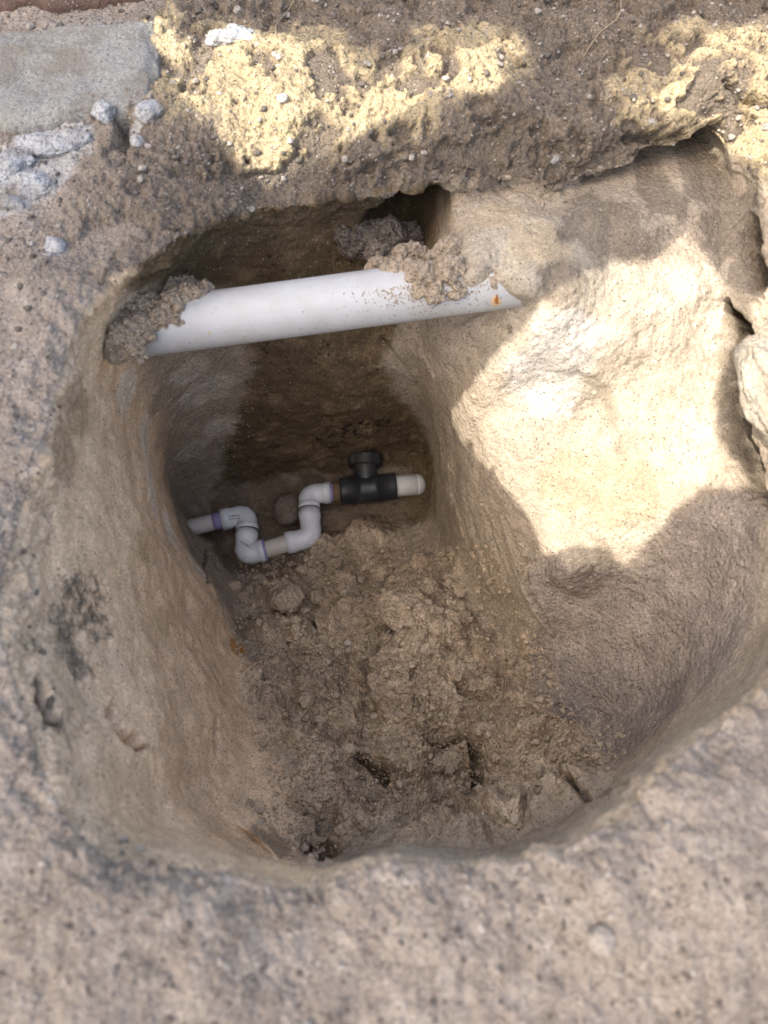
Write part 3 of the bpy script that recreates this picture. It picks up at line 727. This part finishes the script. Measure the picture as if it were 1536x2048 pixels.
def ring(name, c, d, r, w, mat, parent):
    d = d.normalized(); p, rd_ = lathe_path(c - d * w / 2, c + d * w / 2, [(0, r * .97), (.1, r), (.9, r), (1, r * .97)])
    return link(name, sweep(p, rd_, 48), mat, parent)
rE = zr(115); rPp = zr(98)
j0 = pp(60, 664); j1 = pp(262, 614)
straight('pipe_section', j0, j1, zr(94), M_DPVC, (.03, .01))['label'] = 'mud spattered pipe section entering the left wall'
p_ = straight('primer_band', pp(214, 626), pp(268, 613), zr(97), M_PURP); p_['label'] = 'purple primer band smeared on the pipe'
e1 = elbow(pp(262, 613), pp(402, 583), pp(404, 674), rE)
e2 = elbow(pp(404, 678), pp(388, 812), pp(508, 782), rE)
ring('seam', pp(404, 676), pp(404, 690) - pp(404, 660), rE * 1.085, .0016, M_SEAM, plumb)
straight('pipe_section', pp(490, 788), pp(650, 738), rPp * 1.0, M_BEIGE, (.012, .012))['label'] = 'short beige pipe section between two elbows'
ring('primer_ring', pp(503, 783), pp(508, 782) - pp(388, 812), rE * 1.085, .0042, M_PURP, plumb)
e3 = elbow(pp(622, 745), pp(762, 712), pp(750, 562), rE)
e4 = elbow(pp(750, 556), pp(742, 470), pp(868, 462), rE)
ring('seam', pp(750, 559), pp(750, 540) - pp(750, 580), rE * 1.085, .0016, M_SEAM, plumb)
ring('primer_ring', pp(874, 462), Vector((1, .04, 0)), rE * .98, .0065, M_PURP, plumb)
straight('sealant_joint', pp(880, 461), pp(935, 456), zr(112), M_RUSTP)
# black tee: body, branch, ribbed cap
ta, tb = pp(922, 455), pp(1236, 424); rT = zr(156); bd = (tb - ta).normalized()
p, rd_ = lathe_path(ta, tb, [(0, rT * .9), (.004, rT * .97), (.05, rT * .99), (.33, rT), (.334, rT * 1.05), (.40, rT * 1.04), (.62, rT * 1.04), (.666, rT * 1.05), (.67, rT), (.95, rT * .99), (.996, rT * .97), (1, rT * .88)])
tee = link('tee_fitting', sweep(p, rd_, 56), M_BLACK, plumb); tee['label'] = 'black plastic tee with a screwed cap on its branch'
tc = ta.lerp(tb, .46); bt = pp(1062, 300, .012); bdir = (bt - tc).normalized()
p, rd_ = lathe_path(tc, bt, [(0, zr(128)), (.45, zr(128)), (.55, zr(138)), (.9, zr(138)), (1, zr(134))])
link('branch', sweep(p, rd_, 48), M_BLACK, tee)
def ribbed_cap(a, b, r, lobes=10):
    a = Vector(a); b = Vector(b); d = (b - a).normalized(); s = d.cross(Vector((0, 0, 1))).normalized(); u = s.cross(d); V = []; Fs = []; K = lobes * 8
    for (f, k_) in [(0, .80), (0, .97), (.06, 1.0), (.72, 1.0), (.80, .97), (.84, .70), (1.0, .66), (1.02, .60), (1.02, .02)]:
        for j in range(K):
            g = 2 * math.pi * j / K; rib = 1 + (.022 * (1 if math.cos(lobes * g) > .1 else -1) if k_ > .9 else 0)
            V.append(a.lerp(b, f) + (s * math.cos(g) + u * math.sin(g)) * r * k_ * rib)
    for i in range(8):
        for j in range(K): Fs.append((i * K + j, i * K + (j + 1) % K, (i + 1) * K + (j + 1) % K, (i + 1) * K + j))
    Fs.append(tuple(range(K - 1, -1, -1))); Fs.append(tuple(8 * K + j for j in range(K)))
    m_ = bpy.data.meshes.new('cap'); m_.from_pydata([tuple(v) for v in V], [], Fs); m_.update(); return m_
link('screw_cap', ribbed_cap(bt - bdir * .004, bt + bdir * .019, zr(196)), M_BLACK, tee)
st = straight('pipe_stub', pp(1225, 425), pp(1352, 416), zr(122), M_STUB, (.004, 0)); st['label'] = 'short dusty white stub with a rounded end'
p, rd_ = lathe_path(pp(1352, 416), pp(1402, 412), [(0, zr(122))] + [(math.sin(t * math.pi / 2 / 8), zr(122) * max(math.cos(t * math.pi / 2 / 8), .02)) for t in range(1, 9)])
link('stub_end', sweep(p, rd_, 48), M_STUB, st)
# printed and moulded marks on the fittings: short illegible dashes
def mark(parent, c, along, r, w, h):
    """a flat stroke hugging the top of a fitting"""
    c = Vector(c); n_ = (Vector((0, 0, H)) - c).normalized(); t = along.normalized(); t = (t - n_ * t.dot(n_)).normalized(); s = n_.cross(t)
    b0 = c + n_ * (r + .0004); V = [b0 + t * x * w / 2 + s * y * h / 2 - n_ * (.0009 if z else 0) for z in (0, 1) for (x, y) in ((-1, -1), (1, -1), (1, 1), (-1, 1))]
    m_ = bpy.data.meshes.new('m'); m_.from_pydata([tuple(v) for v in V], [], [(0, 1, 2, 3), (7, 6, 5, 4), (0, 4, 5, 1), (1, 5, 6, 2), (2, 6, 7, 3), (3, 7, 4, 0)]); m_.update()
    return link('printed_mark', m_, M_INK, parent)
for row, (zx, zy) in enumerate([(326, 578), (330, 592)]):
    for q in range(5):
        dx = (q - 2) * 13 + (3 if row else 0); mark(e1, pp(zx + dx, zy + 14 - dx * .12, 0), pp(60, -12) - pp(0, 0), rE * 1.1, .0024 if row else .0032, .0011 if q % 2 else .0017)
for row, (zx, zy) in enumerate([(388, 745), (396, 758)]):
    for q in range(4):
        dx = (q - 1.5) * 12; mark(e2, pp(zx + dx, zy + dx * .5, 0), pp(60, 30) - pp(0, 0), rE * 1.1, .0024, .0014)

# stone behind the pipes
def stone(name, label, u, v, ru, rv, rz, mat, cat='stone', seed=1, group=None, sub=4, z=None, rough=.10, facets=True, sink=.35):
    if z is None:
        p, n_ = drop(u, v); p = p + Vector((0, 0, 1)) * 0
    else: p = Vector(W(u, v, z).tolist()); n_ = Vector((0, 0, 1))
    k_ = scale_at(np.array(p)); V, Fa = rock_verts((ru * k_, rv * k_, rz * k_), seed, sub, rough, facets)
    o = link(name, mesh_np(name, V, Fa), mat); o.location = p + (n_ * rz * k_ * (1 - 2 * sink) if z is None else Vector((0, 0, 0)))
    return tag(o, label, cat, group)
stone('stone', 'smooth rounded brown stone between the S-bend and the black tee', 572, 1018, 27, 36, 28, M_ROCK, seed=5, z=-.592, rough=.16, sub=5, facets=False)
stone('pebble', 'white flat pebble lying on the pit floor right of the cracked clod', 698, 1285, 10, 7, 4, M_PEB, 'pebble', 2)
stone('pebble', 'tiny pale pebble near the front of the floor on dark soil', 520, 1647, 6, 5, 5, M_PEB, 'pebble', 3)
stone('pebble', 'pale pebble embedded in the far lip above the sand wall', 1107, 317, 14, 13, 7, M_LIME, 'pebble', 4, sub=3)
stone('pebble', 'grey green pebble in the middle of the sunlit ground patch', 564, 198, 12, 14, 8, M_GREYROCK, 'pebble', 6)
stone('pebble', 'white pebble near the top of the sunlit scoop', 1230, 565, 6, 6, 5, M_PEB, 'pebble', 7)
stone('pebble', 'oval pale pebble in the dark groove left of the sunlit ground', 278, 283, 15, 18, 11, M_LIME, 'pebble', 8)
stone('mortar_lump', 'white lump half in sunlight at the top edge of the ground', 472, 74, 50, 34, 24, M_LIME, 'mortar lump', 9, sub=5, rough=.8, sink=.65)
for k_, (u, v, a, b_, lab) in enumerate([(95,290,75,45,'largest bluish white mortar lump beside the grey slab'),(25,330,42,50,'white mortar lump cut off by the left picture edge under the slab'),(60,375,60,36,'pale mortar lump below the largest one'),(20,410,36,26,'lowest small mortar lump at the left edge'),(150,275,36,26,'rounded mortar lump touching the slab crack'),(212,225,24,30,'knobbly grey mortar lump at the right end of the slab'),(300,225,34,26,'grey lump between the slab and the sunlit ground'),(112,495,26,22,'small isolated pale lump in the ground left of the lip')]):
    stone('mortar_lump', lab, u, v, a, b_, 20, M_LIME, 'mortar lump', 20 + k_, 'mortar lumps beside the slab', 5, rough=.35, sink=.45)
stone('clod', 'pyramid shaped pale clod on the floor below the pipework', 572, 1192, 34, 30, 22, M_FCLOD, 'clod', 31, sub=5, rough=.25)
stone('clod', 'blocky pale lump with a dark shadow on the near ground', 1205, 1878, 34, 26, 20, M_NCLOD, 'clod', 32, sub=4, rough=.3, sink=.3)
stone('clod', 'round clod in the trodden hollow of the pit floor', 905, 1515, 32, 26, 20, M_FCLOD, 'clod', 34, sub=5, rough=.3)
stone('clod', 'small damp clod just right of the leaning clod on the floor', 868, 1525, 22, 18, 15, M_FCLOD, 'clod', 35, sub=4, rough=.3)
clod_spots = [(640,1195,20,'first clod to the right of the pyramid shaped clod'),(690,1218,15,'small clod between the pyramid clod and the top of the long furrow'),(520,1165,18,'clod just below the lowest left elbow'),(468,1175,16,'clod against the foot of the left wall below the pipework'),(605,1140,14,'clod below the beige pipe section'),(612,1400,19,'clod on the floor below the ledge, left of the furrow'),(640,1440,15,'lower of two clods left of the furrow end'),(1150,1500,17,'clod at the foot of the grey right slope'),(1100,1565,18,'clod near the right end of the front ridge'),(640,1590,18,'clod on the mound at the front left of the floor'),(700,1500,16,'clod at the lower end of the furrow'),(850,1300,15,'clod on the raised floor right of the furrow'),(920,1185,13,'clod at the foot of the spade marked right wall')]

# ------------------------------------------------------------------ stuff: crumbs over the floor, gravel on the near ground
def scatter(name, mat, spots, sub=1, flat=.75, seed=3, angular=False, zmax=None, zmin=None):
    """spots: (u, v, radius px). many small lumps resting on the surface, one mesh"""
    r = np.random.default_rng(seed); Vs = []; Fs = []; off = 0; kinds = [rock_verts((1, 1, 1), 300 + q, sub, .3)[0] for q in range(14)]
    for (u, v, rp) in spots:
        d = Vector(ray(u, v)).normalized(); h_ = BV.ray_cast(Vector((0, 0, H)), d, 5)
        if h_[0] is None or (zmax is not None and h_[0].z > zmax) or (zmin is not None and h_[0].z < zmin): continue
        c = np.array(h_[0]); k_ = scale_at(c); rad_ = rp * k_
        Vi, Fi = ICO[sub]; V = Vi * (1 + .28 * r.normal(size=(len(Vi), 1)).clip(-1.5, 1.5)) if sub == 1 else kinds[off % 14] @ np.array(Matrix.Rotation(r.uniform(0, 6.28), 3, 'Z')) if angular else Vi * (1 + .4 * fbm(Vi + r.uniform(0, 90), .8, 3, .6))[:, None]
        V = V * r.uniform(.7, 1.25, 3) * rad_; V[:, 2] *= flat
        Vs.append(V + c + np.array([0, 0, rad_ * .25])); Fs.append(Fi + off); off += len(Vi)
    o = link(name, mesh_np(name, np.concatenate(Vs), np.concatenate(Fs)), mat); return tag(o, kind='stuff')
sp_ = []
R2 = random.Random(12)
for _ in range(9000):
    u = R2.uniform(440, 1260); v = R2.uniform(1090, 1735)
    if u < 470 + max(0, (v - 1300)) * .25 - (v > 1600) * 100: continue
    if u > 1010 + (v - 1150) * .5 and v < 1450: continue
    if 1215 < v < 1470 and abs(u - np.interp(v, [1215, 1300, 1380, 1470], [768, 752, 730, 690])) < 15: continue
    sp_.append((u, v, min(9.0, 1.6 * R2.paretovariate(2.3))))
scatter('soil_crumbs', M_FCLOD, sp_, 2, .85, 3, True, -.33)
sp_ = []
for _ in range(11000):
    u = R2.uniform(-40, 1576); v = R2.uniform(-20, 2060)
    inside_px = 60 < u < 1536 and 420 < v < 1700
    if inside_px and not (u < 120 or v > 1640): continue
    sp_.append((u, v, min(8.0, 1.7 * R2.paretovariate(2.4))))
scatter('gravel', sand_mat('gravel', (.36, .325, .285), .5), sp_[::2], 3, .65, 5, True, None, -.038)
scatter('dark_gravel', sand_mat('dark_gravel', (.15, .13, .112), .5), sp_[1::2], 2, .65, 8, True, None, -.038)
sp_ = [(R2.gauss(415, 40), R2.gauss(830, 55), R2.uniform(.5, 2.0)) for _ in range(500)]
scatter('grit', M_PEB, sp_, 1, .8, 6)
for k_, (u, v, r_, lab) in enumerate(clod_spots):
    o = stone('clod', lab, u, v, r_, r_ * .85, r_ * .7, M_FCLOD, 'clod', 60 + k_, 'sand clods scattered on the pit floor', 4, rough=.38, facets=False, sink=.45)

# ------------------------------------------------------------------ slab, brick, right hand boulder, dry roots
def slab(name, label, cat, corners_px, z_top, thick, mat, seed, res=60, rough=.005):
    """block with a worn surface; corners given as photo pixels at its top"""
    A_, B_, C_, D_ = [np.array(W(u, v, z_top)) for u, v in corners_px]
    n_ = res; V = []; g = np.linspace(0, 1, n_)
    S, T = np.meshgrid(g, g, indexing='ij'); S = S.ravel()[:, None]; T = T.ravel()[:, None]
    top = (A_ * (1 - S) + B_ * S) * (1 - T) + (D_ * (1 - S) + C_ * S) * T
    edge = np.minimum.reduce([S, 1 - S, T, 1 - T])[:, 0]
    top[:, 2] += rough * fbm(top, .05, 4, .55, seed) - .008 * np.exp(-(edge / .03) ** 2)
    bot = top.copy(); bot[:, 2] = z_top - thick; ctr = top.mean(0)
    top[:, :2] += (.016 * np.exp(-(edge / .06)))[:, None] * np.stack([fbm(top, .04, 3, .6, seed + 1), fbm(top, .04, 3, .6, seed + 2)], 1)
    V = np.r_[top, bot]; off = n_ * n_; Fs = []
    for i in range(n_ - 1):
        for j in range(n_ - 1):
            a = i * n_ + j; Fs.append((a, a + n_, a + n_ + 1, a + 1)); Fs.append((off + a + 1, off + a + n_ + 1, off + a + n_, off + a))
    for i in range(n_ - 1):
        for (p0, p1) in (((i) * n_, (i + 1) * n_), ((i + 1) * n_ + n_ - 1, i * n_ + n_ - 1), (i + 1, i), (((n_ - 1) * n_ + i), ((n_ - 1) * n_ + i + 1))):
            Fs.append((p0, p1, off + p1, off + p0)[::-1])
    o = link(name, mesh_np(name, V - ctr, np.array(Fs)), mat); o.location = Vector(ctr.tolist())
    return tag(o, label, cat)
slab('concrete_slab', 'weathered grey concrete slab edge at the top left of the ground', 'slab', [(-260, 55), (305, 38), (325, 215), (-260, 262)], .017, .05, M_CONC, 3, 140)
M_BRICK = sand_mat('brick', (.12, .08, .065), .4)
slab('brick', 'red brick edge just showing at the top left corner behind the slab', 'brick', [(-100, -80), (300, -90), (290, -6), (-100, 10)], .014, .05, M_BRICK, 8, 30)
M_PALE = sand_mat('pale_sand', (.33, .295, .24), .6, (.25, .205, .15))
stone('sandstone', 'tall pale block of hard sand at the right picture edge beyond the dark crack', 1590, 790, 105, 215, 60, M_PALE, 'sandstone', 15, sub=6, z=-.055, rough=.34)
M_ROOT = new_mat('dry_root', .8)[0]; M_ROOT.node_tree.nodes['Principled BSDF'].inputs['Base Color'].default_value = (.30, .24, .16, 1)
def root_strand(label, pts):
    P_ = [np.array(drop(*q)[0]) + np.array([0, 0, .004]) for q in pts]; A_ = catmull(np.array(P_), np.linspace(0, len(P_) - 1, 24))
    o = link('dry_root', sweep([Vector(p.tolist()) for p in A_], [.0007] * 24, 8), M_ROOT); tag(o, label, 'root', 'dry roots at the top of the ground')
root_strand('thin dry root strand curving down from the top edge towards the sun speck', [(1240, 5), (1235, 40), (1195, 75), (1165, 120)])
root_strand('shorter dry root strand crossing the shade above the middle sunlit patch', [(590, 5), (575, 30), (555, 55), (553, 80)])

# ------------------------------------------------------------------ added unseen leaf canopy, packed to shape the sun patches and shade
A1 = SUN.cross(Vector((0, 1, 0))).normalized(); A2 = SUN.cross(A1).normalized()
a1, a2 = np.array(A1), np.array(A2)
LIT = [
 [(285,45),(330,35),(365,60),(352,85),(420,78),(430,55),(520,65),(525,85),(560,62),(600,90),(640,78),(700,90),(705,140),(720,150),(760,130),(830,120),(862,100),(880,112),(900,95),(960,100),(1000,60),(1070,80),(1060,105),(1010,130),(990,190),(930,180),(860,185),(800,230),(740,250),(720,280),(655,305),(640,330),(560,370),(500,370),(490,330),(440,290),(400,250),(350,180),(340,120),(300,85)],
 [(1195,168),(1225,190),(1222,212),(1200,200)],
 [(1140,130),(1165,112),(1160,135)],
 [(1238,215),(1280,200),(1330,175),(1385,165),(1400,148),(1338,145),(1370,110),(1418,75),(1480,55),(1536,25),(1640,-20),(1640,420),(1545,420),(1518,385),(1508,320),(1450,320),(1378,270),(1400,240),(1460,235),(1420,210),(1340,226),(1290,232)],
 [(890,836),(993,708),(1046,659),(1087,605),(1136,565),(1194,534),(1252,516),(1323,516),(1355,480),(1378,465),(1408,507),(1435,552),(1466,601),(1473,659),(1453,713),(1435,784),(1431,847),(1444,887),(1475,927),(1508,972),(1457,976),(1399,976),(1364,1012),(1323,1057),(1274,1095),(1248,1150),(1225,1101),(1189,1092),(1127,1097),(1088,1122),(1069,1074),(1042,1012),(997,958),(939,900)],
 [(1507,601),(1536,565),(1620,520),(1620,1010),(1520,976),(1489,873),(1484,802),(1493,713)],
]
def densify(pg, step=14):
    out = []
    for a, b in zip(pg, pg[1:] + pg[:1]):
        n_ = max(1, int(math.hypot(a[0] - b[0], a[1] - b[1]) / step))
        out += [(a[0] + (b[0] - a[0]) * i / n_, a[1] + (b[1] - a[1]) * i / n_) for i in range(n_)]
    return out
BV = bvh_of(Gn, 8, 6)
polys2 = []
for pg in LIT:
    w = np.array([hit(u, v) for u, v in densify(pg)]); polys2.append(np.stack([w @ a1, w @ a2], 1))
def in_poly(X, pg):
    x, y = X[:, 0], X[:, 1]; c = np.zeros(len(X), bool); j = len(pg) - 1
    for i in range(len(pg)):
        xi, yi = pg[i]; xj, yj = pg[j]
        if yi != yj: c ^= ((yi > y) != (yj > y)) & (x < (xj - xi) * (y - yi) / (yj - yi) + xi)
        j = i
    return c
# raster of the area that has to be in shade, seen from the sun
view = np.array([hit(u, v) for u in np.linspace(-110, 1650, 110) for v in np.linspace(-90, 2140, 140)])
view = np.stack([view @ a1, view @ a2], 1); lo = view.min(0) - .05; hi = view.max(0) + .05
STEP = .004; nx, ny = [int(q) for q in np.ceil((hi - lo) / STEP)]
gx = lo[0] + (np.arange(nx) + .5) * STEP; gy = lo[1] + (np.arange(ny) + .5) * STEP
GX, GY = np.meshgrid(gx, gy, indexing='ij'); cells = np.stack([GX.ravel(), GY.ravel()], 1)
need = np.zeros((nx, ny), bool); vi = ((view - lo) / STEP).astype(int)
for di in range(-6, 7):
    for dj in range(-6, 7): need[np.clip(vi[:, 0] + di, 0, nx - 1), np.clip(vi[:, 1] + dj, 0, ny - 1)] = True
lit = np.zeros(len(cells), bool)
for pg in polys2: lit |= in_poly(cells, pg)
lit = lit.reshape(nx, ny); cover = lit | ~need
# leaf outline (unit length 1 along x)
prof = [(0, 0), (.10, .10), (.25, .21), (.45, .27), (.65, .23), (.83, .12), (1.0, 0)]
leafV = [(x, 0, 0) for x, y in prof]
Vl = np.array([(x - .5, 0, -.04 * math.sin(math.pi * x)) for x, y in prof] + [(x - .5, y, .05 * y / .27) for x, y in prof[1:-1]] + [(x - .5, -y, .05 * y / .27) for x, y in prof[1:-1]])
Fl = []
m5 = len(prof)
for side_, base in ((1, m5), (-1, m5 + 5)):
    q = [0] + [base + i for i in range(5)] + [m5 - 1]
    for i in range(m5 - 1):
        f = [i, i + 1, q[i + 1], q[i]]; f = [x for k_, x in enumerate(f) if x not in f[:k_]]
        if side_ < 0: f = f[::-1]
        Fl.append(f + [f[-1]] * (4 - len(f)) if False else f)
out_idx = [0] + [m5 + i for i in range(5)] + [m5 - 1] + [m5 + 5 + i for i in range(4, -1, -1)]
LV, LF, TW = [], [], []
R3 = random.Random(21); canopy_pts = []
CAN = 1.6
for size, tries, maxover in ((.20, 2500, 0), (.13, 5000, 0), (.085, 9000, 0), (.055, 12000, 0), (.034, 15000, 0), (.022, 15000, 0)):
    for _ in range(3):
        un = np.argwhere(~cover)
        if len(un) == 0: break
        R3_idx = np.random.default_rng(int(size * 1000) + _).permutation(len(un))[:tries // 3]
        for q in R3_idx:
            i, j = un[q]
            if cover[i, j]: continue
            for att in range(5):
                cx, cy = gx[i] + R3.uniform(-.3, .3) * size * .5, gy[j] + R3.uniform(-.3, .3) * size * .5
                yaw = R3.uniform(0, 6.283); s = size * R3.uniform(.85, 1.15)
                Rm = Matrix.Rotation(yaw, 3, 'Z') @ Matrix.Rotation(R3.gauss(0, .28), 3, 'X') @ Matrix.Rotation(R3.gauss(0, .22), 3, 'Y')
                X = (Vl * s) @ np.array(Rm).T
                ol = X[out_idx][:, :2] + (cx, cy)
                x0, x1 = ol[:, 0].min(), ol[:, 0].max(); y0, y1 = ol[:, 1].min(), ol[:, 1].max()
                i0, i1 = max(int((x0 - lo[0]) / STEP), 0), min(int((x1 - lo[0]) / STEP) + 1, nx); j0, j1 = max(int((y0 - lo[1]) / STEP), 0), min(int((y1 - lo[1]) / STEP) + 1, ny)
                if i1 <= i0 or j1 <= j0: continue
                sub_ = np.stack([GX[i0:i1, j0:j1].ravel(), GY[i0:i1, j0:j1].ravel()], 1)
                ins = in_poly(sub_, ol).reshape(i1 - i0, j1 - j0)
                if (lit[i0:i1, j0:j1] & ins).sum() > .02 * ins.sum(): continue
                cover[i0:i1, j0:j1] |= ins
                depth = CAN + R3.uniform(-.10, .16)
                Xw = X[:, :1] * a1 + X[:, 1:2] * a2 + X[:, 2:3] * np.array(SUN) + a1 * cx + a2 * cy + np.array(SUN) * depth
                b0 = len(LV) * len(Vl); LV.append(Xw); LF += [tuple(b0 + x for x in f) for f in Fl]; canopy_pts.append(Xw.mean(0))
                break
print('leaves', len(LV), 'uncovered', int((~cover).sum()), 'of', cover.size)
M_ADDED_LEAF, nt, b = new_mat('added_leaf', .5, .4); b.inputs['Base Color'].default_value = (.055, .10, .03, 1)
oi = node(nt, 'ShaderNodeTexNoise'); oi.inputs['Scale'].default_value = 6; nt.links.new(mixc(nt, 'MIX', oi.outputs['Fac'], (.04, .08, .022), (.09, .13, .04)), b.inputs['Base Color'])
M_ADDED_BARK, nt, b = new_mat('added_bark', .9, .1); oi = node(nt, 'ShaderNodeTexNoise'); oi.inputs['Scale'].default_value = 14; nt.links.new(mixc(nt, 'MIX', oi.outputs['Fac'], (.08, .06, .045), (.2, .165, .13)), b.inputs['Base Color'])
added_tree_at = Vector((-2.6, 1.5, 0)); added_tree = empty('added_tree', added_tree_at)  # unseen, added only to cast the shade over the pit
tag(added_tree, 'leafy canopy added out of view, its leaves packed to shape the shade', 'added_tree')
m_ = bpy.data.meshes.new('added_crown'); m_.from_pydata(np.concatenate(LV).tolist(), [], LF); m_.update(); link('added_crown', m_, M_ADDED_LEAF, added_tree)
cc = Vector(np.mean(canopy_pts, 0).tolist())
fork = added_tree_at + Vector((.25, -.05, 1.1))
def bez(a, b, c, n_): return [(1 - t) ** 2 * a + 2 * t * (1 - t) * b + t * t * c for t in [i / (n_ - 1) for i in range(n_)]]
p = bez(added_tree_at - Vector((0, 0, .1)), added_tree_at + Vector((-.08, .05, .6)), fork, 16); link('added_trunk', sweep(p, [.11 * (1 - .45 * i / 15) for i in range(16)], 20), M_ADDED_BARK, added_tree)
cp = np.array(canopy_pts); top_off = np.array(SUN) * .17
for k_ in range(9):
    tgt = Vector((cp[(k_ * 977) % len(cp)] + top_off).tolist()); mid_ = fork.lerp(tgt, .5) + Vector((0, 0, .35))
    # added limbs stop short of the sun gaps
    p = bez(fork, mid_, fork.lerp(tgt, .62) + Vector((0, 0, .22)), 14); q = np.array([list(x) for x in p])
    keep = 14
    for i in range(14):
        uv = np.array([[q[i] @ a1, q[i] @ a2]])
        if uv[0, 0] > lo[0] - .05 and uv[0, 0] < hi[0] and any(in_poly(uv, pg)[0] for pg in polys2) or (lo[0] - .03 < uv[0, 0] < hi[0] and lo[1] < uv[0, 1] < hi[1]): keep = i; break
    if keep > 3: link('added_limb', sweep(p[:keep], [.05 * (1 - .06 * i) for i in range(keep)], 12), M_ADDED_BARK, added_tree)
print('script done')
